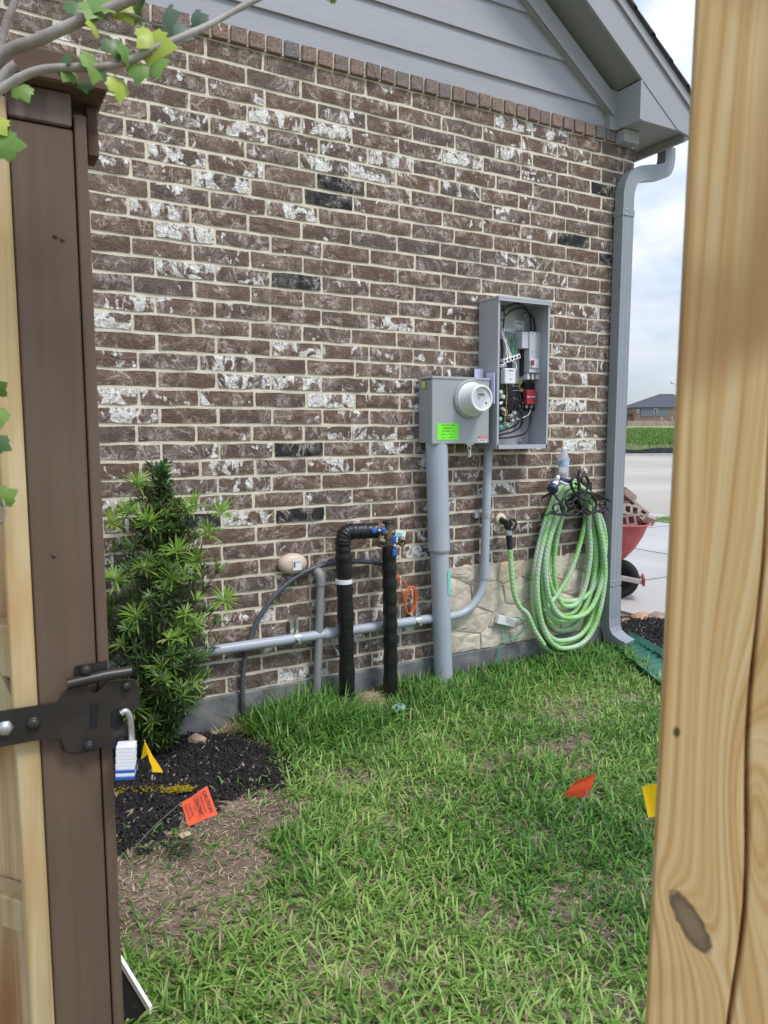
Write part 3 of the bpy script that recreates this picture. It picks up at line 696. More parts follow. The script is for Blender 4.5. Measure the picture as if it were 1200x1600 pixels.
# soffit under the rake, rake fascia, trim, shingles
fl = lambda X: 3.231 - (X - 3.338) * .70       # fascia lower edge at Y=-.2
OV = .2
m_ = MB(); m_.prism([(3.33, -.185, fl(3.33) + .012), (-1.2, -.185, fl(-1.2) + .012), (-1.2, .03, fl(-1.2) + .012), (3.33, .03, fl(3.33) + .012)], (0, 0, .02)); m_.build('soffit', M_SOFF, house)
m_ = MB(); m_.prism([(-1.2, -OV, fl(-1.2)), (3.728, -OV, fl(3.728) + .055), (3.735, -OV, fl(3.735) + .145), (-1.2, -OV, fl(-1.2) + .175)][:0] or [(-1.2, -OV, fl(-1.2)), (3.62, -OV, fl(3.62)), (3.735, -OV, 3.012), (3.735, -OV, fl(3.735) + .19), (-1.2, -OV, fl(-1.2) + .19)], (0, .018, 0)); m_.build('rake_board', M_TRIM, house)
m_ = MB(); m_.prism([(-1.2, -OV - .014, fl(-1.2) + .192), (3.745, -OV - .014, fl(3.745) + .192), (3.745, -OV - .014, fl(3.745) + .247), (-1.2, -OV - .014, fl(-1.2) + .247)], (0, .03, 0)); m_.build('rake_trim', M_TRIM, house)
rf = MB(); rf.prism([(-1.2, -OV - .02, fl(-1.2) + .249), (3.80, -OV - .02, fl(3.80) + .249), (3.80, -OV - .02, fl(3.80) + .256), (-1.2, -OV - .02, fl(-1.2) + .256)], (0, 7, 0)); rf = rf.build('roof', M_SHING, house)
for k in range(14):                         # courses seen end-on along the rake
    x1 = 3.82 - k * .145; m_ = MB(); x0 = x1 - .17
    m_.prism([(x0, -OV - .032, fl(x0) + .258), (x1, -OV - .032, fl(x1) + .258), (x1, -OV - .032, fl(x1) + .272), (x0, -OV - .032, fl(x0) + .262)], (0, 6.9, 0)); m_.build('shingle_course', M_SHING, rf)
# boxed eave return at the corner
m_ = MB(); m_.b2(3.318, 3.334, -.199, -.02, 3.032, 3.235); m_.build('box_side', M_TRIM, house)
m_ = MB(); m_.prism([(3.335, -.196, 3.03), (3.64, -.196, 3.03), (3.335, -.196, 3.236)], (0, .014, 0)); m_.build('box_front', M_TRIM, house)
m_ = MB(); m_.b2(3.335, 3.70, -.181, .3, 3.034, 3.046); m_.build('box_soffit', M_SOFF, house)
m_ = MB(); m_.b2(3.51, 3.70, .302, 7, 3.034, 3.046); m_.b2(3.70, 3.718, -.182, 7, 2.99, 3.17); m_.build('eave_board', M_TRIM, house)
m_ = MB(); m_.b2(3.335, 3.455, -.075, -.004, 2.962, 3.030, .002); m_.build('corbel_block', M_TRIM, house)
m_ = MB(); m_.b2(3.27, 3.332, -.028, .028, 3.03, 3.24); m_.build('corner_trim', M_TRIM, house)
m_ = MB()
m_.prism([(3.72, -.19, 3.03), (3.80, -.19, 3.03), (3.835, -.19, 3.14), (3.72, -.19, 3.14)], (0, 7.1, 0)); m_.build('gutter', M_DS, house)
# rest of the house body
m_ = MB(); m_.b2(XL, 3.38, .13, 7, .0, 3.03); m_.build('inner_wall', M_MORT, house)

# ------------------------------------------------------------------ downspout
ds = thing('downspout', (3.39, -.04, 0), 'grey rectangular metal downspout running down the house corner beside the green hose', 'downspout')
def rect_tube(mb, pts, wx, wd, ups):
    P = [Vector(p) for p in pts]; V = []; F_ = []
    for i, p in enumerate(P):
        t = (P[min(i + 1, len(P) - 1)] - P[max(i - 1, 0)]).normalized(); a_ = Vector(ups[i] if isinstance(ups, list) else ups); a_ = (a_ - t * a_.dot(t)).normalized(); c_ = t.cross(a_)
        # ribbed outline: face across `a_`, depth across `c_`
        prof = []
        nr = 3
        for q in range(nr * 2 + 1): prof.append((-.5 + q / (nr * 2), -.5 + (.028 if q % 2 else 0)))
        for q in range(nr * 2 + 1): prof.append((.5 - q / (nr * 2), .5 - (.028 if q % 2 else 0)))
        V += [p + a_ * (u * wx) + c_ * (v * wd) for u, v in prof]; n = len(prof)
    for i in range(len(P) - 1):
        for q in range(n): F_.append((i * n + q, i * n + (q + 1) % n, (i + 1) * n + (q + 1) % n, (i + 1) * n + q))
    F_.append(tuple(range(n))); F_.append(tuple(range((len(P) - 1) * n, len(P) * n)))
    mb._add(V, F_)
T0, T1 = Vector((3.382, -.044, 2.56)), Vector((3.362, -.044, .33))
m_ = MB(); rect_tube(m_, [T0, T1 + (T0 - T1) * .0], .088, .066, (1, 0, 0)); m_.build('pipe', M_DS, ds)
EP = spline([Vector((3.7925, .02, 3.03)), Vector((3.7925, .02, 2.96)), Vector((3.765, .012, 2.90)), Vector((3.70, 0, 2.868)), Vector((3.60, -.015, 2.842)), Vector((3.50, -.03, 2.815)), Vector((3.425, -.040, 2.775)), Vector((3.388, -.044, 2.70)), Vector((3.384, -.044, 2.62)), Vector((3.384, -.044, 2.55))], 3)
ET = [(EP[min(i + 1, len(EP) - 1)] - EP[max(0, i - 1)]).normalized().cross(Vector((0, 1, 0))) for i in range(len(EP))]
m_ = MB(); rect_tube(m_, EP, .084, .064, ET); m_.build('elbow', M_DS, ds)
m_ = MB(); rect_tube(m_, [T1 + Vector((0, 0, .06)), Vector((3.362, -.044, .2)), Vector((3.363, -.05, .14)), Vector((3.367, -.07, .095)), Vector((3.378, -.12, .062)), Vector((3.390, -.17, .045))], .096, .074, (1, 0, 0)); m_.build('outlet_elbow', M_DS, ds)
m_ = MB(); m_.b2(3.396, 3.496, -.1815, -.1790, .012, .075); o = m_.build('outlet_opening', M_DARK, ds); o.rotation_euler = (0, 0, 0); bpy.data.objects.remove(o)
for z_ in (2.575, .42):
    xx = T0.x + (T1.x - T0.x) * (T0.z - z_) / (T0.z - T1.z); m_ = MB(); m_.b2(xx - .0475, xx + .0475, -.080, -.008, z_ - .018, z_ + .018, .001); m_.build('band', M_DS, ds)
for z_ in (2.59, 2.56, .43, .40):
    xx = T0.x + (T1.x - T0.x) * (T0.z - z_) / (T0.z - T1.z); m_ = MB(); m_.lathe([(.005, 0), (.005, .003), (.0, .004)], (xx - .02, -.080, z_), (0, -1, 0), 8); m_.build('rivet', M_ZINC, ds)

# ------------------------------------------------------------------ meter box
dm = .136
mt = thing('electric_meter_box', (2.18, -.0, 1.27), 'sage grey steel electric meter box with a white round meter on its front', 'meter box')
m_ = MB(); m_.b2(2.012, 2.350, -dm + .012, -.001, 1.273, 1.585, .002); m_.build('body', M_GSTL, mt)
m_ = MB(); m_.b2(2.006, 2.356, -dm, -dm + .0115, 1.268, 1.592, .0025); m_.build('cover', M_GSTL, mt)
m_ = MB(); m_.b2(2.004, 2.358, -dm - .004, -.003, 1.588, 1.601, .002); m_.build('top_hood', M_GSTL, mt)
mc = at(736, 622, dm); mc = Vector((mc.x - .01, -dm, mc.z - .006))
m_ = MB(); m_.lathe([(.098, 0), (.098, .012), (.088, .018), (.088, .010)], mc, (0, -1, 0), 40); m_.build('meter_ring', M_GSTL, mt)
me_ = MB(); me_.lathe([(.086, .012), (.086, .022), (.082, .026), (.076, .028), (.068, .100), (.066, .106), (.062, .108), (.0525, .108), (.052, .102)], mc, (0, -1, 0), 44); me_ = me_.build('meter', M_WHITEG, mt)
m_ = MB(); m_.lathe([(.0515, .1022), (.0515, .1027)], mc, (0, -1, 0), 36); m_.build('dial', M_LGREY, me_)
f = mc + Vector((0, -.1032, 0))
m_ = MB(); m_.b2(f.x - .026, f.x + .018, f.y - .001, f.y, f.z + .010, f.z + .028); m_.build('display', M_LCD, me_)
m_ = MB(); m_.prism([f + Vector((.0515 * math.cos(t), 0, .0515 * math.sin(t))) for t in [math.radians(q) for q in range(-100, 16, 8)]] + [f + Vector((.025, 0, -.008)), f + Vector((.008, 0, -.03))], (0, -.0016, 0)); m_.build('dial_plate', M_WHITEG, me_)
m_ = MB(); m_.lathe([(.0045, 0), (.0045, .003)], f + Vector((.026, -.0016, -.022)), (0, -1, 0), 12); m_.build('button', M_BLACK, me_)
text('CL200 240V 3W', 'print', .006, f + Vector((-.006, -.0014, .036)), (1, 0, 0), (0, 0, 1), M_INK, me_)
text('kWh', 'print', .008, f + Vector((-.018, -.0014, .0)), (1, 0, 0), (0, 0, 1), M_INK, me_)
text('00326', 'print', .013, f + Vector((-.004, -.0016, .019)), (1, 0, 0), (0, 0, 1), M_INK, me_)
a_, b_ = at(683, 662, dm), at(716, 687, dm)
m_ = MB(); m_.b2(a_.x, b_.x, -dm - .0015, -dm - .0003, b_.z, a_.z); st = m_.build('green_sticker', M_LIME, mt)
cx, cz = (a_.x + b_.x) / 2, (a_.z + b_.z) / 2
for s_, dz, sz in (('CITY INSPECTION', .032, .010), ('METER SET', .017, .012), ('OK  READY  TO', .003, .010), ('Permit ______  Date ____', -.012, .007), ('By ______     Inspector', -.028, .007)):
    text(s_, 'print', sz, (cx, -dm - .0018, cz + dz), (1, 0, 0), (0, 0, 1), M_INK, st)
a_, b_ = at(747, 681, dm), at(760, 691, dm)
m_ = MB(); m_.b2(a_.x, b_.x, -dm - .0015, -dm - .0003, b_.z, a_.z); st = m_.build('warning_sticker', M_STK, mt)
m_ = MB(); m_.b2(a_.x, b_.x, -dm - .0022, -dm - .0016, a_.z - .014, a_.z); q_ = m_.build('red_band', M_INKR, st)
text('WARNING', 'print', .010, ((a_.x + b_.x) / 2, -dm - .0026, a_.z - .007), (1, 0, 0), (0, 0, 1), M_STK, st)
text('HIGH VOLTAGE\nDO NOT OPEN', 'print', .0055, ((a_.x + b_.x) / 2, -dm - .002, a_.z - .023), (1, 0, 0), (0, 0, 1), M_INK, st)
m_ = MB(); m_.b2(2.0035, 2.0055, -.075, -.045, 1.545, 1.578); st = m_.build('yellow_sticker', M_YSTK, mt)
m_ = MB(); m_.tube([(2.235, -.125, 1.27), (2.235, -.127, 1.255), (2.245, -.127, 1.25)], .006, 8); m_.b2(2.215, 2.262, -.133, -.119, 1.262, 1.270); m_.build('hasp', M_ZINC, mt)
lk = thing('meter_seal_lock', (2.238, -.128, 1.195), 'small silver barrel lock hanging under the meter box', 'lock')
m_ = MB(); m_.tube([(2.238, -.128, 1.236), (2.238, -.128, 1.20)], .011, 12); m_.build('barrel', M_ZINC, lk)
m_ = MB(); m_.tube(spline([(2.232, -.128, 1.236), (2.226, -.128, 1.250), (2.238, -.128, 1.262), (2.249, -.128, 1.250), (2.244, -.128, 1.236)], 4), .003, 6); m_.build('shackle', M_ZINC, lk)
# cards wedged behind the meter box
cdn = thing('document_card', (2.40, -.17, 1.59), 'pale lilac folded paper tucked between the meter box and the open panel', 'paper')
a_ = at(741, 576, .06); m_ = MB(); m_.b2(a_.x, a_.x + .055, -.064, -.061, 1.55, a_.z - .0); m_.build('sheet', M_LILAC, cdn)
m_ = MB(); m_.b2(2.372, 2.3765, -.155, -.09, 1.47, 1.63); m_.build('sheet', M_LILAC, cdn)

# ------------------------------------------------------------------ open load centre
X0, X1, ZB, ZT, de = 2.386, 2.731, 1.238, 2.003, .163
lc = thing('breaker_panel', ((X0 + X1) / 2, 0, ZB), 'tall open grey breaker panel full of wires, mounted right of the meter', 'electrical panel')
m_ = MB(); m_.b2(X0, X0 + .003, -de, -.001, ZB, ZT - .004); m_.b2(X0 + .003, X0 + .012, -de, -de + .002, ZB, ZT - .004); m_.build('left_side', M_GSTL2, lc)
m_ = MB(); m_.b2(X1 - .003, X1, -de, -.001, ZB, ZT - .004); m_.b2(X1 - .012, X1 - .003, -de, -de + .002, ZB, ZT - .004); m_.build('right_side', M_GSTL2, lc)
m_ = MB(); m_.b2(X0 - .004, X1 + .006, -de - .008, -.001, ZT - .003, ZT + .010, .002); m_.b2(X0 - .004, X1 + .006, -de - .008, -de - .004, ZT - .014, ZT - .003); m_.build('top_hood', M_GSTL2, lc)
m_ = MB(); m_.b2(X0 + .0035, X1 - .0035, -de + .0025, -.001, ZB, ZB + .003); m_.b2(X0 + .0035, X1 - .0035, -de, -de + .002, ZB, ZB + .022); m_.build('bottom', M_GSTL2, lc)
m_ = MB(); m_.b2(X0 + .004, X1 - .004, -.006, -.002, ZB + .004, ZT - .005); m_.build('back_plate', M_GSTL2, lc)
yb = -.0065
m_ = MB(); m_.b2(X0 + .02, 2.628, yb - .006, yb, ZB + .02, ZT - .03); m_.build('mounting_plate', M_GSTLD, lc)
for (px, py) in ((821, 492), (813, 689)):
    p = at(px, py, .013); m_ = MB(); m_.lathe([(.013, 0), (.013, .002), (.008, .004), (.007, .009), (0, .010)], (p.x, -.0128, p.z), (0, -1, 0), 12); m_.build('screw', M_ZINC, lc)
def cb(px0, py0, px1, py1, d0, d1, name, m, bev=.002, parent=lc):
    a = at(px0, py0, d1); b_ = at(px1, py1, d1); q = MB(); q.b2(a.x, b_.x, -d1, -d0, b_.z, a.z, bev); return q.build(name, m, parent)
# main breaker column
cb(816, 518, 829, 545, .0131, .085, 'breaker_mount', M_LGREY)
mb_ = cb(828, 518, 844, 583, .0131, .095, 'main_breaker', M_LGREY)
cb(829, 561, 842, 575, .096, .101, 'breaker_face', M_STK, .001, mb_)
cb(831, 562.5, 835, 570.5, .1015, .108, 'switch_handle', M_RED, .001, mb_)
for px in (831, 838): 
    p = at(px, 550, .096); q = MB(); q.lathe([(.003, 0), (.003, .001)], (p.x, -.0955, p.z), (0, -1, 0), 8); q.build('screw', M_BLACK, mb_)
    p = at(px + .5, 521, .096); text('ON', 'print', .007, (p.x, -.0957, p.z), (1, 0, 0), (0, 0, 1), M_INK, mb_)
for px in (826, 833, 840): cb(px - 1.5, 583.5, px + 1.8, 593, .02, .085, 'lug', M_WHITE, .002, lc)
cb(816, 546, 826, 588, .0131, .05, 'bus_cover', M_BLACK)
cb(822, 598, 838, 642, .0131, .055, 'lug_block', M_BLACK)
rd = cb(823.5, 609, 837, 632, .056, .088, 'red_breaker', M_RED)
cb(823.5, 619.5, 829, 620.8, .0885, .090, 'white_stripe', M_STK, 0, rd); cb(831, 619.5, 837, 620.8, .0885, .090, 'white_stripe', M_STK, 0, rd)
for px in (823.5, 831):
    p = at(px, 635, .07); q = MB(); q.lathe([(.011, 0), (.011, .012), (.006, .012), (.006, .004), (0, .004)], (p.x, -.058, p.z), (0, -1, 0), 12, .8); q.build('lug_screw', M_ZINC, lc)
# grey cover strip, left breaker group
cb(801, 528, 815, 600, .0131, .028, 'cover_strip', M_GSTL)
cb(782, 566, 800, 660, .0131, .07, 'breaker_stack', M_BLACK)
cb(800, 604, 822, 640, .0131, .045, 'breaker_stack', M_BLACK)
wb = cb(789, 575, 806, 600, .072, .11, 'surge_module', M_WHITE, .004)
for dz, tx, sz in ((.026, 'SURGE', .010), (.008, '________', .006), (-.018, 'OK', .008)):
    p = at(798.5, 587, .111); text(tx, 'print', sz, (p.x, -.1108, p.z + dz), (1, 0, 0), (0, 0, 1), M_INK, wb)
cb(804, 500.5, 819, 516.5, .0131, .0145, 'label_plate', M_STK, 0)
p = at(811, 508, .015); lb = text('NOTICE\nREAD BEFORE', 'print', .008, (p.x, -.0152, p.z + .010), (1, 0, 0), (0, 0, 1), M_INK, lc); text('N1   N2', 'print', .013, (p.x, -.0152, p.z - .018), (1, 0, 0), (0, 0, 1), M_INK, lc)
# terminal bars with screw wells
def bar(px0, py0, px1, py1, d, n, th):
    a, b_ = at(px0, py0, d), at(px1, py1, d); v = b_ - a; q = MB(); R_ = Matrix.Rotation(-math.atan2(v.z, v.x), 3, 'Y'); q.box((a + b_) / 2, (v.length, .014, th), R_, .0015); o = q.build('terminal_bar', M_WHITE, lc)
    for i in range(n):
        p = a.lerp(b_, (i + .5) / n); q = MB(); q.lathe([(th * .28, 0), (th * .28, .0015)], (p.x, p.y - .0072, p.z), (0, -1, 0), 8); q.build('terminal_screw', M_BLACK, o)
bar(783, 515, 800, 517, .055, 4, .014); bar(786, 565, 812, 556, .085, 5, .024)
bar(781, 572, 790, 570.5, .09, 2, .016)
def wire(pts, r, m, name='wire', n=7):
    q = MB(); q.tube(spline([at(px, py, d) for px, py, d in pts], 6), r, n); return q.build(name, m, lc)
wire([(784, 486, .12), (795, 478, .12), (808, 474.5, .11), (820, 480, .09), (828, 495, .07), (830, 519, .06)], .0052, M_BLACK, 'cable')
wire([(784, 500, .13), (797, 487, .12), (812, 481.5, .11), (825, 487, .09), (834, 500, .07), (836, 519, .06)], .0052, M_BLACK, 'cable')
wire([(785, 478, .05), (788, 490, .05), (787, 503, .04), (786, 513, .04)], .004, M_BLACK, 'cable')
wire([(828, 640, .05), (829, 660, .06), (820, 677, .09), (800, 683, .12), (778, 685, .13)], .0052, M_BLACK, 'cable')
wire([(820, 640, .05), (819, 655, .07), (812, 668, .1), (797, 676, .12), (776, 680, .13)], .0052, M_BLACK, 'cable')
wire([(812, 640, .04), (812, 655, .05), (804, 665, .08), (790, 671, .12), (776, 675, .13)], .0052, M_BLACK, 'cable')
wire([(816, 640, .05), (815, 662, .06), (803, 674, .1), (786, 678, .12), (776, 683, .12)], .0045, M_BLACK, 'cable')
for k, (x0_, x1_) in enumerate(((783, 796), (785, 798.5), (784, 793))):
    wire([(x0_, 518, .06), (x0_ + 5, 533, .06), (x1_ - 1, 552, .07), (x1_, 562, .08)], .0030, M_STK)
wire([(783, 530, .05), (785, 545, .05), (784, 560, .05)], .0075, M_BLACK, 'cable'); wire([(790, 530, .04), (790, 555, .05)], .007, M_STK)
wire([(793, 518, .05), (800, 530, .05), (802, 545, .06), (801, 558, .08)], .0026, M_GREEN); wire([(796, 518, .05), (804, 528, .05), (807, 543, .06), (806, 558, .08)], .0026, M_GREEN); wire([(790, 518, .05), (797, 533, .05), (800, 548, .06), (798, 560, .08)], .0030, M_GREEN)
wire([(786, 525, .06), (794, 545, .06), (798, 560, .08)], .0026, M_YEL)
wire([(800, 564, .09), (806, 568, .1), (807, 578, .11)], .0026, M_STK)
wire([(791, 600, .08), (792, 615, .07), (791, 632, .08), (789, 650, .09), (789, 668, .1)], .0032, M_OCH); wire([(793, 640, .08), (790, 655, .09), (788, 672, .1)], .0026, M_OCH)
wire([(808, 596, .06), (813, 593, .07), (815, 597, .07), (811, 604, .06), (815, 610, .06), (817, 608, .06)], .0024, M_OCH)
for pts in ([(805, 600, .08), (804, 615, .08), (799, 625, .09), (792, 640, .09)], [(798, 612, .06), (808, 610, .06), (820, 613, .06)], [(802, 628, .06), (803, 622, .07), (818, 629, .06)],
            [(829, 640, .07), (826, 648, .08), (816, 653, .08)], [(779, 655, .1), (790, 668, .1), (800, 660, .09), (812, 650, .08), (819, 630, .06)], [(784, 645, .09), (795, 655, .1), (808, 662, .1)], [(812, 630, .06), (813, 640, .07), (818, 644, .07)]):
    wire(pts, .0018, M_ZINC if len(pts) == 3 else M_BLACK)
for (px, py, m) in ((782, 613, M_LGREY), (785, 620, M_LGREY), (782, 630, M_STK), (786, 640, M_LGREY), (781, 655, M_PAPER), (790, 663, M_AQUA), (783, 668, M_AQUA), (793, 666, M_STK), (803, 645, M_LGREY), (808, 655, M_GSTLD), (797, 650, M_GSTLD), (801, 658, M_LGREY)):
    p = at(px, py, .085); q = MB(); q.box(p, (br.uniform(.018, .03), .02, br.uniform(.012, .024)), Matrix.Rotation(br.uniform(-.8, .8), 3, 'Y'), .003); q.build('connector', m, lc)
q = MB()
for k in range(16):
    p0 = at(br.uniform(784, 818), br.uniform(604, 665), br.uniform(.06, .1)); p1 = at(br.uniform(784, 818), br.uniform(625, 678), br.uniform(.06, .12)); mid = (p0 + p1) / 2 + Vector((br.uniform(-.03, .03), -.02, br.uniform(-.03, .03)))
    q.tube(spline([p0, mid, p1], 5), .0016, 5)
tag(q.build('thin_wires', M_BLACK, lc), kind='stuff')

# ------------------------------------------------------------------ conduits
bc = thing('large_grey_conduit', (2.13, -.09, 0), 'thick grey plastic conduit dropping from the meter box into the grass', 'conduit')
pa, pb, pc = at(682, 700, .08), at(686, 860, .08), at(693.5, 1080, .08)
q = MB(); q.tube([pa + Vector((0, 0, .03)), pb], .0565, 28); q.build('upper_pipe', M_PVC, bc)
q = MB(); q.tube([pb + Vector((0, 0, .01)), pc + Vector((.004, 0, -.06))], .0485, 28); q.build('lower_pipe', M_PVC, bc)
q = MB(); q.lathe([(.0567, 0), (.0573, .004), (.0567, .010)], pb - Vector((0, 0, .004)), (0, 0, 1), 28); q.build('coupling_lip', M_PVC2, bc)
def patch(mb, p0, p1, r, a0, a1, n=6):
    for i in range(n):
        t0, t1 = math.radians(a0 + (a1 - a0) * i / n), math.radians(a0 + (a1 - a0) * (i + 1) / n); v = lambda p, t: p + Vector((math.cos(t), math.sin(t), 0)) * r
        mb._add([v(p0, t0), v(p0, t1), v(p1, t1), v(p1, t0)], [(0, 1, 2, 3)])
q = MB(); sa, sb = at(689, 890, .08), at(690, 928, .08); patch(q, Vector((sa.x, sa.y, sa.z)), Vector((sb.x, sb.y, sb.z)), .0496, -80, -25); q.build('aqua_sticker', M_AQUA, bc)
th = math.radians(-58); nrm = Vector((math.cos(th), math.sin(th), 0)); text('UL LISTED', 'print', .017, (sa + sb) / 2 + nrm * .0506, (0, 0, -1), (math.sin(-th), math.cos(th), 0), M_STK, bc)
sc = thing('small_grey_conduit', (2.40, -.05, .36), 'thin grey conduit curving from the open panel to run level above the foundation', 'conduit')
q = MB(); q.tube([at(763, 700, .05), at(757, 893, .05)], .0235, 18); q.build('riser', M_PVC, sc)
bend = [at(757, 880, .05), at(756.5, 905, .05), at(750, 928, .05), at(738, 946, .05), at(722, 958, .05), at(704, 963, .05), at(690, 965, .05)]
q = MB(); q.tube(spline(bend, 5), .0215, 18); bd = q.build('bend', M_PVC, sc)
q = MB(); q.tube([at(757.8, 878, .05), at(757, 904, .05)], .0265, 18); q.build('coupling', M_PVC, sc)
cl_, cr_ = at(300, 1021, .05), at(700, 964, .05); cr_.z = cl_.z = (cl_.z + cr_.z) / 2 ; cl_.z += .004
q = MB(); q.tube([Vector((cl_.x - .75, cl_.y, cl_.z)), at(500, 992, .05), cr_], .0235, 18); q.build('level_run', M_PVC, sc)
q = MB(); q.tube([at(506, 991, .05), at(545, 987, .05)], .0268, 18); q.build('coupling', M_PVC, sc)
for (px, py, hor) in ((462, 997, 1), (650, 970, 1), (760, 805, 0)):
    p = at(px, py, .05); q = MB()
    if hor:
        q.b2(p.x - .018, p.x - .006, -.03, -.012, p.z + .02, p.z + .085); q.b2(p.x + .012, p.x + .024, -.03, -.012, p.z + .02, p.z + .085); q.b2(p.x - .018, p.x + .024, -.012, -.002, p.z - .03, p.z + .085)
        q.tube([p + Vector((-.012, 0, 0)), p + Vector((.018, 0, 0))], .0262, 16); q.b2(p.x - .004, p.x + .010, -.092, -.070, p.z - .018, p.z + .0)
    else:
        q.tube([p + Vector((0, 0, -.013)), p + Vector((0, 0, .013))], .0262, 16); q.b2(p.x - .06, p.x - .02, -.03, -.002, p.z - .014, p.z + .014); q.b2(p.x + .02, p.x + .036, -.07, -.055, p.z - .010, p.z + .010)
    st = q.build('strap', M_ZINC, sc)

# ------------------------------------------------------------------ black wrapped water loop
wlp = thing('wrapped_water_pipes', (1.62, -.12, 0), 'pair of black tape wrapped water pipes joined at the top by blue valves', 'pipes')
dA = .12
P1 = [at(543, 1105, dA), at(541, 1000, dA), at(538, 900, dA), at(536, 858, dA), at(536.5, 842, dA), at(541, 833, dA), at(549, 830.5, dA), at(565, 830, dA), at(588, 829, dA)]
q = MB(); pts = spline(P1, 8); q.tube(pts, [.0375 + .0022 * math.sin(i * 1.9) + .0012 * math.sin(i * .7) for i in range(len(pts))], 18); q.build('supply_riser', M_WRAP, wlp)
P2 = [at(610, 1108, dA), at(610, 1000, dA), at(609, 930, dA), at(608, 853, dA)]
q = MB(); pts = spline(P2, 12); q.tube(pts, [.0355 + .0022 * math.sin(i * 1.7) for i in range(len(pts))], 18); q.build('return_riser', M_WRAP, wlp)
q = MB(); c_ = at(537, 908, dA); q.tube([c_ + Vector((0, 0, -.010)), c_ + Vector((0, 0, .010))], .041, 18); q.build('white_tape', M_STK, wlp)
q = MB(); c_ = at(607, 850, dA); t_ = at(607, 818, dA); q.tube([c_, t_], .019, 12); q.tube([at(596, 832, dA), at(616, 832, dA)], .016, 10); q.lathe([(.024, 0), (.024, .02)], at(607, 842, dA), (0, 0, 1), 6); q.build('brass_valve_body', M_BRASS, wlp)
q = MB(); q.lathe([(.030, 0), (.032, .008), (.026, .014), (0, .015)], t_, (0, 0, 1), 16); q.build('cap', M_BLACK, wlp)
for (px, py, ax) in ((592, 829, 0), (616, 853, 1)):
    c_ = at(px, py, dA + .04); q = MB()
    for sg_ in (-1, 1):
        o_ = Vector((.026 * sg_, 0, 0)) if not ax else Vector((0, 0, .034 * sg_))
        q.box(c_ + o_, (.026, .014, .024) if not ax else (.022, .014, .034), None, .005)
    q.box(c_ + Vector((0, .004, 0)), (.04, .006, .014) if not ax else (.014, .006, .05), None, .002); h_ = q.build('blue_handle', M_BLUE, wlp)
    q = MB(); q.lathe([(.009, 0), (.009, .008), (.004, .011)], c_ + Vector((0, -.0, 0)), (0, -1, 0), 8); q.build('nut', M_ZINC, h_)
for (px, py) in ((593, 845), (625, 843)):
    c_ = at(px, py, dA + .02); q = MB(); q.lathe([(.016, 0), (.016, .02), (.010, .022), (.010, .034), (0, .036)], c_, (.3, -1, 0), 10); q.build('test_cock', M_BRASS, wlp)
    q = MB(); q.tube([c_ + Vector((-.02, -.02, -.004)), c_ + Vector((-.022, -.03, -.02)), c_ + Vector((0, -.03, -.03)), c_ + Vector((.018, -.02, -.012))], .004, 6); q.build('bail', M_BLACK, wlp)
c_ = at(625, 838, dA - .02); q = MB(); q.box(c_, (.06, .001, .062), Matrix.Rotation(.25, 3, 'Y')); tg = q.build('paper_tag', M_STK, wlp)
q = MB(); q.box(c_ + Vector((-.004, -.002, .008)), (.03, .001, .02), Matrix.Rotation(.25, 3, 'Y')); q.build('tag_print', M_AQUA, tg)

# ------------------------------------------------------------------ cable, vent, cap, orange coil, ground block
q = MB(); q.tube(spline([at(383, 1135, .03), at(379, 1090, .03), at(380, 1050, .03), at(388, 1005, .03), at(405, 965, .03), at(430, 930, .03), at(465, 900, .03), at(505, 883, .03), at(550, 877, .03), at(590, 880, .04), at(612, 888, .08)], 8), .0115, 10)
cb_ = q.build('grey_cable', M_CABLE, loc=at(383, 1128, .03)); tag(cb_, 'dark grey cable arching across the bricks behind the black pipes', 'cable')
vp = thing('grey_vent_pipe', (1.43, -.05, 0), 'narrow dull grey pipe with elbow entering the brick left of the black pipes', 'pipe')
q = MB(); q.tube([at(495, 1085, .05), at(501, 912, .05)], .020, 14); q.build('riser', M_PVC2, vp)
e0 = at(501, 903, .05); q = MB(); q.tube(spline([e0 + Vector((0, 0, -.035)), e0, e0 + Vector((-.004, .008, .022)), e0 + Vector((-.008, .03, .030)), e0 + Vector((-.008, .055, .030))], 4), .024, 14); q.build('elbow', M_PVC2, vp)
ov = thing('oval_wall_cap', at(455, 880, 0), 'beige oval plastic cover with a white barcode sticker on the bricks', 'cap')
c_ = at(455, 880, 0); q = MB(); q.lathe([(.062, 0), (.064, .015), (.060, .032), (.048, .044), (.025, .050), (0, .051)], (c_.x, 0, c_.z), (0, -1, 0), 32)
for v in q.bm.verts: v.co.x = c_.x + (v.co.x - c_.x) * 1.12; v.co.z = c_.z + (v.co.z - c_.z) * .78
q.build('cover', M_BEIGE, ov)
q = MB(); q.b2(c_.x - .012, c_.x + .030, -.0535, -.0505, c_.z - .026, c_.z + .018); st = q.build('sticker', M_STK, ov)
q = MB()
for i in range(7): q.b2(c_.x - .009, c_.x - .001, -.0545, -.0537, c_.z - .012 + i * .004, c_.z - .0095 + i * .004)
q.build('barcode', M_INK, st)
text('GAS LINE', 'print', .006, (c_.x + .013, -.0542, c_.z + .012), (1, 0, 0), (0, 0, 1), M_BLUE, st)
q = MB(); q.lathe([(.009, 0), (.009, .006)], (c_.x + .044, -.036, c_.z + .004), (0.35, -1, 0), 12); q.build('hole', M_BLACK, ov)
oc = thing('orange_cable_coil', at(642, 955, .03), 'thin orange cable coiled against the bricks right of the black pipes', 'cable')
q = MB(); q.tube(spline([at(618, 893, .05), at(624, 903, .04), at(636, 915, .03), at(645, 935, .03), at(648, 952, .03)], 6), .0028, 6); q.tube(spline([at(618, 893, .05), at(626, 915, .04), at(632, 940, .03)], 6), .0028, 6); q.build('lead', M_ORW, oc)
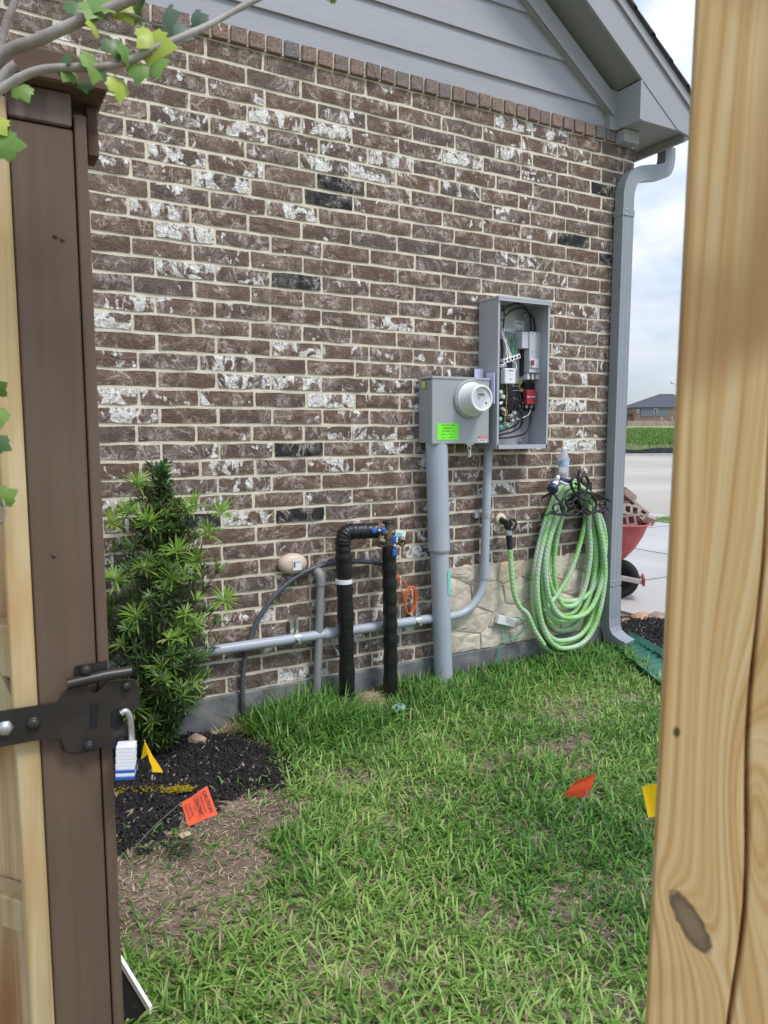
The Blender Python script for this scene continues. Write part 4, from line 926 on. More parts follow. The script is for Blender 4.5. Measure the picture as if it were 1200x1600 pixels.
c_ = at(640, 937, .03); q = MB(); pts = [c_ + Vector((.030 * math.sin(t) * (1 + .1 * math.sin(t * .37)) + .006 * math.cos(t * .5) + .012 * math.cos(t), -.01 + .008 * math.sin(t * .3), .070 * math.cos(t) - .01 * math.sin(t))) for t in [i * .3 for i in range(84)]]
q.tube(pts, .0026, 6); q.build('coil', M_ORW, oc)
wbx = thing('white_junction_block', at(790, 970, 0), 'small tilted white plastic terminal box with teal wire on the pale stone', 'junction box')
c_ = at(790, 970, .03); q = MB(); q.box(c_, (.13, .032, .05), Matrix.Rotation(.30, 3, 'Y'), .004); q.build('box', M_WHITE, wbx)
q = MB(); q.lathe([(.005, 0), (.005, .002)], c_ + Vector((0, -.016, 0)), (0, -1, 0), 8); q.build('screw', M_ZINC, wbx)
gw = MB(); gw.tube(spline([at(800, 965, .03), at(812, 966, .035), at(818, 978, .04), at(812, 990, .04), at(796, 1000, .045), at(787, 1004, .05), at(780, 1015, .05), at(777, 1030, .05), at(778, 1040, .05)], 6), .0038, 7)
gw.tube(spline([at(789, 978, .03), at(790, 992, .035), at(787, 1003, .045), at(782, 1008, .05)], 6), .0038, 7); gw = gw.build('ground_wire', M_TEAL, wbx)
c_ = at(785, 1004, .05); q = MB(); q.box(c_, (.022, .018, .016), Matrix.Rotation(.5, 3, 'Y'), .003); q.build('wire_clamp', M_ZINC, gw)

# ------------------------------------------------------------------ hose bibb
hb = thing('hose_bibb', at(790, 815, 0), 'black outdoor tap on the brick wall with the hose screwed on', 'tap')
a_ = at(777, 812, 0); b_ = at(792, 818, .07)
q = MB(); q.lathe([(.035, 0), (.035, .008), (.02, .012)], (a_.x + .02, -.001, a_.z), (0, -1, 0), 16); q.build('flange', M_MORT, hb)
q = MB(); q.tube([Vector((a_.x + .02, 0, a_.z)), b_, b_ + Vector((.0, -.02, -.004))], .017, 12); q.tube([b_ + Vector((.0, .01, .0)), at(794, 826, .07)], .015, 12); q.build('body', M_BLACK, hb)
c_ = b_ + Vector((0, -.045, 0)); q = MB()
pts = [c_ + Vector((.028 * math.cos(t) * (1 + .12 * math.cos(6 * t)), 0, .028 * math.sin(t) * (1 + .12 * math.cos(6 * t)))) for t in [i * 2 * math.pi / 36 for i in range(37)]]; q.tube(pts, .0055, 8, False)
for k in range(6): t = k * math.pi / 3; q.tube([c_, c_ + Vector((.027 * math.cos(t), 0, .027 * math.sin(t)))], .004, 6)
q.tube([c_, b_], .006, 8); q.build('handwheel', M_BLACK, hb)
q = MB(); q.lathe([(.009, 0), (.009, .004)], c_ + Vector((0, -.006, 0)), (0, -1, 0), 8); q.build('nut', M_BRASS, hb)

# ------------------------------------------------------------------ hose on its bracket
hz_ = thing('garden_hose', (2.96, -.08, .05), 'thick pale green garden hose coiled in long loops on the iron hanger', 'hose')
HR = .0145
loops = [  # left px, right px, bottom py, depth, top spread
    (828, 942, 1022, .035, 0), (836, 935, 1008, .035, 1), (846, 925, 985, .035, 2), (856, 915, 960, .035, 3),
    (832, 940, 1000, .065, 0), (842, 932, 972, .065, 1), (852, 944, 940, .065, 2), (866, 918, 948, .065, 3), (838, 943, 1012, .095, 1), (848, 944, 965, .095, 2)]
path = []
pars = []
for (xl, xr_, yb_, dd, tsp) in loops:
    l_, r_, bt = at(xl, 890, dd), at(xr_, 890, dd), at((xl + xr_) / 2 - 3, yb_, dd); pars.append(((l_.x + r_.x) / 2, (r_.x - l_.x) / 2, bt.z, dd, 1.035 - tsp * .022))
nn = 36; tot = nn * len(pars)
for i in range(tot):
    li, fr2 = divmod(i, nn); fr2 = sm(.80, 1.0, fr2 / nn); A_ = pars[li]; B2 = pars[min(li + 1, len(pars) - 1)]
    cx, hw, zb_, dd, ztop = [a_ + (b_ - a_) * fr2 for a_, b_ in zip(A_, B2)]
    t = 2 * math.pi * (i % nn) / nn; s_, c_ = math.sin(t), math.cos(t); u = (1 - c_) / 2
    zz = (ztop + zb_) / 2 + (ztop - zb_) / 2 * c_
    wdt = hw * math.copysign(abs(s_) ** .74, s_) * (.74 + .26 * sm(0, .6, u))
    path.append(Vector((cx + .02 * (1 - u) - wdt, -dd - .012 * math.sin(t + li * 1.3), zz)))
q = MB(); pts = [p for p in spline(path, 2)]; q.tube(pts, HR, 10); q.build('coil', M_HOSE, hz_)
q = MB(); q.tube(spline([at(797, 858, .075), at(799, 890, .08), at(803, 925, .09), at(812, 948, .10), at(824, 960, .10), at(835, 985, .10), at(850, 1008, .10)], 6), HR, 10); q.build('lead_in', M_HOSE, hz_)
q = MB(); q.tube(spline([at(918, 800, .05), at(911, 830, .055), at(900, 870, .06), at(886, 905, .06), at(868, 932, .06), at(850, 955, .07)], 6), HR * .95, 10); q.build('tail', M_HOSE, hz_)
q = MB(); q.tube([at(795, 834, .07), at(797, 857, .075)], .0175, 12); q.build('grip_sleeve', M_BLACK, hz_)
q = MB(); q.lathe([(.020, 0), (.020, .025), (.016, .03)], at(795, 836, .07), at(794, 826, .07) - at(795, 834, .07), 10); q.build('coupling', M_ZINC, hz_)
# iron hanger
hg = thing('iron_hose_hanger', at(905, 780, 0), 'black wrought iron scroll bracket holding the coiled hose', 'hose hanger')
dh = .15
def scroll(pts, r=.0088, name='scroll', d=dh, taper=True):
    P = spline([at(px, py, d) for px, py in pts], 5); k = len(P); q = MB(); q.tube(P, [r * (.6 + .4 * math.sin(math.pi * min(1, (i + 1) / k * 1.0))) if taper else r for i in range(k)], 8); return q.build(name, M_IRON, hg)
scroll([(905, 734), (904, 748), (905, 762), (905, 776), (905, 783)], .010, 'finial')
scroll([(905, 776), (898, 770), (893, 760), (893, 750), (899, 745), (904, 750), (901, 757), (898, 754)])
scroll([(906, 776), (913, 770), (919, 760), (919, 750), (913, 744), (908, 749), (911, 756), (914, 753)])
scroll([(904, 768), (893, 771), (882, 778), (876.5, 790), (880, 801), (889, 804.5), (896, 798), (896, 789), (891, 784), (886, 790)], .008)
scroll([(907, 768), (917, 768), (928, 776), (932, 788), (928, 799), (919, 803), (912, 796), (914, 786), (919, 782), (923, 788)], .008)
scroll([(905, 778), (897, 781), (893, 790), (888, 792), (884, 783), (883, 777)], .007); scroll([(907, 778), (914, 781), (919, 779), (925, 773)], .007)
scroll([(856, 803), (862, 799), (868, 803), (876, 803), (881, 798), (879, 790), (870, 787), (864, 793), (867, 800), (873, 797)], .007)
scroll([(853, 806), (860, 802), (872, 804), (886, 803), (898, 797), (903, 801), (898, 805), (890, 803)], .007)
scroll([(900, 796), (907, 800), (913, 793), (925, 801), (936, 797), (944, 791), (951, 797)], .007)
scroll([(930, 795), (936, 800), (944, 796), (947, 788), (943, 783), (937, 786), (938, 792)], .007)
q = MB()
for px in (876, 905, 932):
    if px > 876: q.build('bracket_arm', M_IRON, hg); q = MB()
    p = at(px, 786, dh); q.tube(spline([Vector((p.x, -.003, p.z + .02)), Vector((p.x, -.08, p.z + .05)), p], 5), .006, 8)
q.build('bracket_arm', M_IRON, hg)
q = MB(); q.b2(at(885, 700).x, at(925, 700).x, -.006, -.001, .90, 1.03); q.build('wall_plate', M_IRON, hg)
q = MB(); pl = at(868, 770, .03).x; pr_ = at(935, 770, .03).x; k = 10
V = []
for i in range(k + 1):
    t = i / k; xx = pl + (pr_ - pl) * t; zz = .925 + .055 * math.sin(math.pi * t)
    V += [(xx, -.004, zz), (xx, -.135, zz), (xx, -.135, zz - .004), (xx, -.004, zz - .004)]
q._add(V, [(i * 4 + a, i * 4 + (a + 1) % 4, i * 4 + 4 + (a + 1) % 4, i * 4 + 4 + a) for i in range(k) for a in range(4)]); q.build('saddle', M_IRON, hg)
# nozzle
nz = thing('spray_nozzle', at(870, 755, .16), 'navy and silver hose spray nozzle resting on top of the coil', 'nozzle')
a_, b_ = at(871, 748, .15), at(862.5, 766, .17); ax = (b_ - a_)
q = MB(); q.lathe([(.011, 0), (.016, ax.length * .5), (.024, ax.length * .62)], a_, ax, 18); q.build('barrel', M_STK, nz)
q = MB(); q.lathe([(.0245, 0), (.031, .012), (.031, .03), (.027, .034), (.02, .030), (0, .030)], a_ + ax * .62, ax, 20); q.build('head', M_NAVY, nz)
q = MB(); q.tube([at(874, 748, .15), at(891, 753, .12)], .013, 12); q.build('handle', M_NAVY, nz)
q = MB(); q.tube(spline([at(875, 752, .16), at(884, 756, .15), at(893, 757, .12)], 4), .006, 8); q.build('trigger', M_WHITE, nz)
q = MB(); q.lathe([(.012, 0), (.012, .008), (.006, .009)], at(871, 746, .165), (0, -1, 0.2), 14); q.build('dial', M_STK, nz)
# bottle
bt = thing('water_bottle', at(880, 752, .05), 'clear plastic water bottle with blue label standing above the hose', 'bottle')
bs_ = at(880, 752, .055); q = MB(); prof = [(0, 0), (.026, 0), (.030, .006)] + [(.0305 - .0015 * (i % 2), .012 + i * .008) for i in range(8)] + [(.0305, .08), (.0305, .118), (.031, .124), (.028, .140), (.02, .158), (.013, .170), (.0115, .176), (.0115, .184)]
q.lathe(prof, bs_, (0, 0, 1), 24); q.build('body', M_GLASS, bt)
q = MB(); q.lathe([(.0312, .084), (.0312, .116)], bs_, (0, 0, 1), 24); lbm = mat('bottle_label', (.55, .68, .82), .5, col2=(.18, .34, .62), vs=26, detail=2); q.build('label_wrap', lbm, bt)
q = MB(); q.lathe([(.0135, .182), (.0135, .194), (0, .195)], bs_, (0, 0, 1), 16); q.build('cap', M_STK, bt)

# ------------------------------------------------------------------ splash tray
tr = thing('green_splash_tray', (3.47, -.1, 0), 'dark green ribbed plastic splash tray leading water from the downspout across the grass edge', 'splash tray')
A0, B0 = Vector((3.395, .03, .02)), Vector((3.60, .03, .02)); A1, B1 = Vector((2.87, -1.02, .012)), Vector((3.19, -1.14, .012))
q = MB(); n = 60; V = []
for i in range(n + 1):
    t = i / n; a_, b_ = A0.lerp(A1, t), B0.lerp(B1, t); rip = .004 * math.sin(t * 110)
    w_ = (b_ - a_); V += [a_ + Vector((0, 0, .035)), a_ + w_ * .04 + Vector((0, 0, .0)), a_ + w_ * .1 + Vector((0, 0, .004 + rip)), a_ + w_ * .5 + Vector((0, 0, rip)), a_ + w_ * .9 + Vector((0, 0, .004 + rip)), a_ + w_ * .96 + Vector((0, 0, 0)), b_ + Vector((0, 0, .05))]
V2 = [v - Vector((0, 0, .004)) for v in V]; nn = len(V)
F_ = [(i * 7 + j, i * 7 + j + 1, (i + 1) * 7 + j + 1, (i + 1) * 7 + j) for i in range(n) for j in range(6)]
q._add(V + V2, F_ + [tuple(nn + k for k in f) for f in F_] + [(i * 7, (i + 1) * 7, nn + (i + 1) * 7, nn + i * 7) for i in range(n)] + [(i * 7 + 6, (i + 1) * 7 + 6, nn + (i + 1) * 7 + 6, nn + i * 7 + 6) for i in range(n)], True); q.build('channel', M_TRAY, tr)

# ------------------------------------------------------------------ rocks
def rock(name, c, s, m, label, cat='rock', group=None, seed=0, rz=0):
    r = random.Random(seed); bm_ = MB(); res = bmesh.ops.create_icosphere(bm_.bm, subdivisions=2, radius=1)
    off = Vector((seed * 3.1, 0, 0))
    for v in bm_.bm.verts:
        k = 1 + .28 * noise.noise(v.co * 1.1 + off) + .1 * noise.noise(v.co * 3 + off); p = v.co * k; p.x = max(-.8, min(.85, p.x)); p = Matrix.Rotation(rz, 3, 'Z') @ Vector((p.x * s[0], p.y * s[1], p.z * s[2])); v.co = Vector(c) + p
    return tag(bm_.build(name, m, loc=c), label, cat, group)
def gpt(px, py, z=0): p = gp(px, py, z); return p
rock('rock', gpt(283, 1121, .0), (.05, .035, .035), M_ROCK, 'brown rock against the foundation at the foot of the leafy shrub', seed=1)
rock('rock', gpt(299, 1127, .0), (.050, .03, .028), M_ROCK, 'flat grey brown rock leaning beside the larger rock near the foundation', seed=5, rz=.6)
rock('rock', gpt(309, 1156, .0) + Vector((0, 0, .0)), (.048, .030, .024), M_ROCK, 'single tan oval rock lying alone on the black mulch', seed=3, rz=-.9)
rock('rock', gpt(1000, 967), (.15, .07, .05), M_ROCKO, 'orange brown edging rock lying between the right mulch bed and driveway', seed=9, rz=.6)
rock('rock', gpt(976, 975), (.14, .06, .03), M_ROCKO, 'flat tan edging slab at the left end of the right mulch bed', seed=12, rz=.4)
rock('rock', gpt(1030, 968), (.12, .09, .05), M_ROCK, 'dark brown edging rock nearest the pine post beside the driveway', seed=15)
rock('rock', gpt(988, 1004) + Vector((.02, .02, .02)), (.03, .025, .015), M_STONE, 'small pale pebble just behind the downspout outlet', seed=21)
q = MB(); c_ = gpt(338, 1125, .0); q.box(c_ + Vector((0, 0, .0)), (.012, .012, .06), Matrix.Rotation(.1, 3, 'Y')); tag(q.build('metal_stake', M_RUST, loc=c_), 'short rusty stake stub poking out beside the dry straw', 'stake')
c_ = gpt(289, 1310); q = MB(); q.box(c_ + Vector((0, 0, .012)), (.036, .02, .008), Matrix.Rotation(.3, 3, 'Z') @ Matrix.Rotation(.2, 3, 'X'), .002); tag(q.build('wood_chip', M_CHIP, loc=c_), 'pale square wood chip on the bare soil below the printed flag', 'wood chip')
c_ = gpt(622, 1119); q = MB(); q.prism([c_ + Vector((a, b_, .03 + h_)) for a, b_, h_ in ((-.03, -.02, 0), (.02, -.03, .01), (.04, .0, .015), (.02, .035, .02), (-.02, .03, .005))], (0, 0, .003)); tag(q.build('plastic_scrap', M_PAPER, loc=c_), 'faded blue green plastic scrap in the grass beside the black pipe', 'scrap')

# ------------------------------------------------------------------ flags
def flag(base, top, corners, m, label, prints=None, lean=.0):
    t = thing('marking_flag', base, label, 'marking flag')
    q = MB(); q.tube(spline([base - Vector((0, 0, .03)), base.lerp(top, .5) + Vector((lean, 0, 0)), top], 4), .0017, 6); q.build('wire_stem', M_ZINC, t)
    a_, b_, c_, d_ = [Vector(v) for v in corners]; n = 8; V = []; nrm = (b_ - a_).cross(d_ - a_).normalized()
    for j in range(n + 1):
        for i in range(n + 1):
            u, v = i / n, j / n; p = a_.lerp(b_, u).lerp(d_.lerp(c_, u), v); p += nrm * (.005 * math.sin(u * 5.5 + v) * u); V.append(p)
    q = MB(); F_ = [(j * (n + 1) + i, j * (n + 1) + i + 1, (j + 1) * (n + 1) + i + 1, (j + 1) * (n + 1) + i) for j in range(n) for i in range(n)]
    q._add(V + [v + nrm * .0004 for v in V], F_ + [tuple(k + len(V) for k in f) for f in F_]); fo = q.build('pennant', m, t)
    return t, fo, nrm
# printed orange flag, bent toward the camera
pl_ = 2.62
c0, c1, c2, c3 = [CPOS + ray(px, py) * d for px, py, d in ((283, 1254, 2.28), (324, 1229, 2.33), (340, 1273, 2.26), (294, 1291, 2.21))]
b0 = gpt(182, 1346)
t, fo, nrm = flag(b0, c0, (c0, c1, c2, c3), M_ORG, 'orange flag printed CAUTION and CENTRIC, bent low over the black mulch')
if nrm.dot(CPOS - c0) < 0: nrm = -nrm
xa = (c2 - c1).normalized(); up_ = nrm.cross(xa)
ce = (c0 + c1 + c2 + c3) / 4; wd = (c2 - c1).length
def ftxt(s_, sz, u):    # u 0 (right edge) .. 1 (stem side)
    p = (c1 + c2) / 2 * (1 - u) + (c0 + c3) / 2 * u; text(s_, 'print', sz, p + nrm * .0065, xa, up_, M_INK, fo, .0004)
ftxt('CAUTION', .0175, .17); ftxt('BURIED FIBER OPTIC CABLE', .0052, .33); ftxt('CENTRIC', .0175, .50); ftxt('FIBER', .005, .63); ftxt('877-502-3576', .0078, .76); ftxt('Call Before You Dig', .0068, .88)
# plain orange flag in the lawn
b0 = gpt(878, 1318); h0 = CPOS + ray(917, 1246) * 2.42; f1 = CPOS + ray(933, 1209) * 2.40; f2 = CPOS + ray(902, 1219) * 2.37; f3 = CPOS + ray(879, 1244) * 2.38
flag(b0, CPOS + ray(920, 1232) * 2.41, (h0, f1, f2, f3), M_ORG, 'plain orange folded flag on a leaning wire in the middle of the lawn')
# yellow flag by the padlock: folded in two
b0 = gpt(238, 1215, -.04)
k = [CPOS + ray(px, py) * d for px, py, d in ((226, 1157, 2.62), (254, 1208, 2.58), (238, 1206, 2.55), (220, 1187, 2.60))]
flag(b0, k[0], (k[0], k[1], k[2], k[0].lerp(k[2], .5)), M_YEL, 'yellow flag folded into a point on black mulch beside the padlock')
b1 = MB(); b1.quad(k[0], k[0].lerp(k[2], .45), k[3]); o = b1.build('pennant_fold', M_YEL, bpy.data.objects['marking_flag.002'])
# yellow flag hidden partly by the post
b0 = gpt(1030, 1340); k = [CPOS + ray(px, py) * d for px, py, d in ((1045, 1219, 2.30), (1003, 1230, 2.32), (1013, 1278, 2.3), (1048, 1270, 2.28))]
flag(b0, k[0], (k[0], k[1], k[2], k[3]), M_YEL, 'yellow flag standing in the lawn half hidden by the pine post')

# white plastic edge by the post
ws = thing('white_plastic_sign', gpt(200, 1540), 'white plastic edged black panel tipped in the grass at the foot of the brown post', 'panel')
a_, b_ = CPOS + ray(170, 1470) * 1.72, CPOS + ray(238, 1582) * 1.66; v = b_ - a_
q = MB(); n_ = Vector((.0, 0, .018)); q.prism([a_, b_, b_ + n_, a_ + n_], v.cross(Vector((0, 0, 1))).normalized() * .008); q.build('white_rim', M_WHITE, ws)
q = MB(); q.prism([a_, b_ - v * .05, b_ + Vector((-.12, .03, -.06)), a_ + Vector((-.1, .02, -.06))], (0, 0, -.004)); q.build('black_panel', M_BLACK, ws)

# ------------------------------------------------------------------ wheelbarrow
WC = gpt(966, 933); fwd = (RT * .96 + FW * -.28).normalized(); sd_ = Vector((-fwd.y, fwd.x, 0)); 
wbw = thing('wheelbarrow', WC, 'red wheelbarrow loaded with loose bricks on the driveway behind the downspout', 'wheelbarrow')
W_ = lambda s_, y_, z_: WC + fwd * s_ + sd_ * y_ + Vector((0, 0, z_))
rings = []
for (z_, fr, bk, hw) in ((.30, .00, -.48, .17), (.34, .05, -.56, .21), (.42, .12, -.66, .25), (.52, .175, -.78, .29), (.60, .205, -.88, .32), (.615, .225, -.90, .335), (.61, .235, -.91, .345)):
    R_ = []
    for i in range(28):
        t = 2 * math.pi * i / 28; cs, sn = math.cos(t), math.sin(t); e = .55
        u = math.copysign(abs(cs) ** e, cs); v = math.copysign(abs(sn) ** e, sn); R_.append(W_((fr + bk) / 2 + (fr - bk) / 2 * u, hw * v, z_))
    rings.append(R_)
q = MB(); inn = [[p + Vector((0, 0, .004)) - (p - W_(-.3, 0, p.z - WC.z)).normalized() * .006 for p in R_] for R_ in rings[:-1]]
allr = rings + [rings[-1]] + inn[::-1]; V = [p for R_ in allr for p in R_]; n = 28
F_ = [(i * n + j, i * n + (j + 1) % n, (i + 1) * n + (j + 1) % n, (i + 1) * n + j) for i in range(len(allr) - 1) for j in range(n)] + [tuple(range(n))] + [tuple(range(len(V) - n, len(V)))]
q._add(V, F_, True); bmesh.ops.remove_doubles(q.bm, verts=q.bm.verts, dist=.0001); q.build('tub', M_BARR, wbw)
wc = W_(0, 0, .155); q = MB(); q.lathe([(.10, -.03), (.14, -.04), (.155, -.025), (.158, 0), (.155, .025), (.14, .04), (.10, .03), (.10, -.03)], wc, sd_, 32); wh = q.build('tyre', M_TYRE, wbw)
q = MB(); q.lathe([(.02, -.035), (.04, -.02), (.085, -.018), (.102, -.03), (.102, .03), (.085, .018), (.04, .02), (.02, .035)], wc, sd_, 24); q.build('rim', M_BLACK, wbw)
for s_ in (-1, 1):
    q = MB(); a_, b_ = W_(.17, .085 * s_, .15), W_(-1.35, .28 * s_, .42); v = b_ - a_; q.box((a_ + b_) / 2, (v.length, .03, .038), v.to_track_quat('X', 'Z').to_matrix(), .003); q.build('handle_bar', M_GWOOD, wbw)
    q = MB(); q.tube([W_(.0, .06 * s_, .155), W_(-.02, .1 * s_, .30)], .012, 8); q.tube(spline([W_(-.55, .14 * s_, .29), W_(-.62, .2 * s_, .01), W_(-.72, .2 * s_, .01), W_(-.82, .2 * s_, .31)], 4), .012, 8); q.build('leg', M_REDP, wbw)
q = MB(); q.box(W_(.185, 0, .15), (.02, .22, .06), Matrix((fwd, sd_, Vector((0, 0, 1)))).transposed(), .002); q.tube([W_(0, -.09, .155), W_(0, .09, .155)], .01, 8); q.build('nose_bracket', M_REDP, wbw)
def cored(c, R_, label, holes=True):
    q = MB(); L_, W2, H2 = .19, .09, .062
    if holes:
        for y_ in (-.036, .036): q.box(c + R_ @ Vector((0, y_, 0)), (L_, .018, H2), R_)
        for x_ in (-.085, -.0283, .0283, .085): q.box(c + R_ @ Vector((x_, 0, 0)), (.018, .0538, H2 - .0005), R_)
    else: q.box(c, (L_, W2, H2), R_, .004)
    tag(q.build('loose_brick', M_CBRICK, loc=c), label, 'brick', 'loose bricks heaped in the wheelbarrow')
def BR(px, py, d): return CPOS + ray(px, py) * d
d0 = 5.85; base = Matrix((fwd, sd_, Vector((0, 0, 1)))).transposed()
from mathutils import Euler
def rr(a, b_, c_): return base @ Euler((math.radians(a), math.radians(b_), math.radians(c_))).to_matrix()
cored(BR(978, 772, d0), rr(10, 25, 60), 'solid brown brick on the very top of the wheelbarrow heap', False)
cored(BR(979, 798, d0 - .05), rr(60, 10, 15), 'cored brick with its holes showing at the left of the wheelbarrow heap')
cored(BR(993, 797, d0), rr(55, 38, -10), 'cored brick sliding down the right slope of the wheelbarrow heap')
cored(BR(974, 815, d0 - .15), rr(75, -10, 5), 'cored brick lowest in the wheelbarrow heap against the front rim')
cored(BR(1004, 808, d0 - .0), rr(20, 20, 30), 'solid brick at the right tip of the wheelbarrow heap', False)
cored(BR(965, 790, d0 + .1), rr(10, -20, 70), 'brick behind the downspout on the left of the wheelbarrow heap', False)
cored(BR(990, 813, d0 + .1), rr(15, 8, -30), 'brick lying flat just inside the wheelbarrow front rim', False)
cored(BR(950, 805, d0), rr(5, 5, 20), 'brick deep in the tub hidden mostly by the downspout', False)

# ------------------------------------------------------------------ far things
sf = thing('silt_fence', on(43.4, 14), 'low sagging black silt fence along the edge of the green field', 'silt fence')
def sfz(i): return .55 + .12 * math.sin(i * 1.7)
q = MB(); pts = []
n = 60
for i in range(n + 1):
    s_ = -2 + i * .55; p = on(43.4 + .25 * math.sin(i * .9), s_, .02); hgt = .42 + .13 * noise.noise(Vector((i * .45, 3, 0))) - (.15 if i % 9 in (3, 4) else 0); pts.append((p, p + Vector((0, 0, hgt)) - FW * (.06 * math.sin(i * 2.1))))
for i in range(n): q.quad(pts[i][0], pts[i + 1][0], pts[i + 1][1], pts[i][1])
q.build('fabric', M_SILT, sf)
for i in range(0, n, 7): q = MB(); q.tube([pts[i][0], pts[i][1] + Vector((0, 0, .14))], .025, 6); q.build('stake', M_GWOOD, sf)
DF = 190.
def FP(px, py, d=DF): return CPOS + ray(px, py) * (d)
def fbox(px0, py0, px1, py1, d, depth):      # block whose front spans these measurements
    a, b_ = FP(px0, py0, d), FP(px1, py1, d); return [a, Vector((b_.x, b_.y, a.z)), b_, Vector((a.x, a.y, b_.z))], FW * depth
ff = thing('distant_plank_fence', FP(1015, 669, 180), 'weathered plank fence standing before the distant dark roofed house', 'fence')
for i in range(15):
    x0_ = 981 + i * 7.1; P_, dv = fbox(x0_, 657.5, x0_ + 6.9, 671, 180, .1); q = MB(); q.prism(P_, dv); q.build('fence_panel', M_FFEN if i % 3 else M_FFEN2, ff)
h1 = thing('distant_house', FP(1030, 668, DF), 'two storey brick house with dark hip roof across the field', 'house')
P_, dv = fbox(992, 636, 1092, 672, DF, 14); q = MB(); q.prism(P_, dv); q.build('brick_wall', M_FBRICK, h1)
P_, dv = fbox(1002, 637, 1092, 650.5, DF - .2, .25); q = MB(); q.prism(P_, dv); q.build('siding_wall', M_FSID, h1)
a, b_ = FP(990.5, 636.5, DF - .6), FP(1094, 636.5, DF - .6); b_.z = a.z; dvv = FW * 15.2; r0, r1 = FP(1031, 615.5, DF + 7), FP(1051, 615.5, DF + 7); r1.z = r0.z
q = MB(); q._add([a, b_, b_ + dvv, a + dvv, r0, r1], [(0, 1, 5, 4), (1, 2, 5), (2, 3, 4, 5), (3, 0, 4), (0, 3, 2, 1)]); q.build('roof', M_FROOF, h1)
for (x0_, y0_, x1_, y1_) in ((994.5, 640, 998.5, 645), (1022.5, 638.5, 1027, 646), (1032, 652, 1035, 656), (1048, 652, 1051, 656)):
    P_, dv = fbox(x0_, y0_, x1_, y1_, DF - .3, .08); q = MB(); q.prism(P_, dv); wf = q.build('window', M_FWHITE, h1)
    P_, dv = fbox(x0_ + .8, y0_ + .8, x1_ - .8, y1_ - .8, DF - .34, .03); q = MB(); q.prism(P_, dv); q.build('pane', M_FGLASS, wf)
h2 = thing('distant_brick_garage', FP(984, 668, DF), 'single storey brick wing with sloping roof left of the distant house', 'house')
q = MB(); q.prism([FP(968, 672, DF + 2), FP(991.8, 672, DF + 2), FP(991.8, 646.5, DF + 2), FP(977, 652.5, DF + 2), FP(968, 657, DF + 2)], FW * 10); q.build('wall', M_FBRICK, h2)
q = MB(); q.prism([FP(991.8, 644.8, DF + 1.8), FP(966, 655.5, DF + 1.8), FP(966, 657.2, DF + 1.8), FP(991.8, 646.5, DF + 1.8)], FW * 10.5); q.build('roof', M_FROOF, h2)
h3 = thing('distant_white_house', FP(978, 668, 260), 'white gabled house with dark roof far behind at the left', 'house')
q = MB(); q.prism([FP(962, 668, 260), FP(991, 668, 260), FP(991, 645, 260), FP(986, 643, 260), FP(983, 645, 260), FP(979, 641.5, 260), FP(962, 646, 260)], FW * 10); q.build('wall', M_FWHITE, h3)
q = MB(); q.prism([FP(960, 647.5, 259), FP(979, 640, 259), FP(983.5, 644, 259), FP(987, 641.5, 259), FP(992, 646, 259), FP(987, 643.2, 259), FP(983.5, 646, 259), FP(979, 642, 259), FP(960, 649.5, 259)], FW * 11); q.build('roof', M_FROOF, h3)
# birds
def bird(c, sc, yaw_, roll_, label):
    q = MB(); R_ = Matrix.Rotation(yaw_, 3, 'Z') @ Matrix.Rotation(roll_, 3, 'Y'); f_ = lambda *p: Vector(c) + R_ @ (Vector(p) * sc)
    q.tube([f_(0, -.28, 0), f_(0, -.2, .01), f_(0, 0, 0), f_(0, .2, 0), f_(0, .42, .0)], [.02 * sc, .07 * sc, .10 * sc, .06 * sc, .015 * sc], 8)
    q.prism([f_(-.05, .3, 0), f_(.05, .3, 0), f_(.1, .5, 0), f_(-.1, .5, 0)], R_ @ Vector((0, 0, .01)) * sc)
    for s_ in (-1, 1): q._add([f_(0, -.1, .02), f_(.3 * s_, -.16, .16), f_(.62 * s_, -.02, .14), f_(.95 * s_, .16, .02), f_(.6 * s_, .12, .13), f_(.3 * s_, .1, .15), f_(0, .12, .02)] + [f_(0, -.1, .0), f_(.3 * s_, -.16, .14), f_(.62 * s_, -.02, .12), f_(.95 * s_, .16, .01), f_(.6 * s_, .12, .11), f_(.3 * s_, .1, .13), f_(0, .12, .0)], [(0, 1, 5, 6), (1, 2, 4, 5), (2, 3, 4), (7, 8, 12, 13), (8, 9, 11, 12), (9, 10, 11), (0, 1, 8, 7), (1, 2, 9, 8), (2, 3, 10, 9)])
    tag(q.build('bird', M_BIRD, loc=c), label, 'bird')
bird(CPOS + ray(1050, 599) * 55, .36, YAW, .5, 'dark bird gliding with spread wings above the distant dark roofed house')
bird(CPOS + ray(981, 575) * 90, .28, YAW + .5, -.4, 'tiny bird in the sky close to the downspout')

# ------------------------------------------------------------------ brown fence (left), seen end on
DP = 2.17                     # plane of the post face, metres from the wall
yf = -DP
fn = thing('brown_fence_post', (at(100, 1000, DP).x, yf, 0), 'dark brown stained post with a thick cap board, left of the opening', 'post')
XLf = at(52, 900, DP).x; XRf = at(146, 900, DP).x; XB = XRf + .0165
ztp = at(72, 195, DP).z
q = MB(); q.b2(XLf, XRf, yf, yf + .089, -.1, ztp, .002); q.build('post', M_BROWN, fn)
q = MB(); q.b2(XRf + .002, XB, yf - .001, yf + .089, -.05, ztp + .02, .0015); q.build('corner_board', M_BROWN, fn)
zt2 = ztp + .043
q = MB(); q.b2(XLf + .0, XRf - .001, yf - .003, yf + .089, ztp + .002, zt2, .002); q.build('top_block', M_ENDG, fn)
q = MB(); q.b2(XLf - .004, XB + .024, yf - .025, yf + .11, zt2 + .001, zt2 + .038, .003); q.build('cap_board', M_BROWN_D, fn)
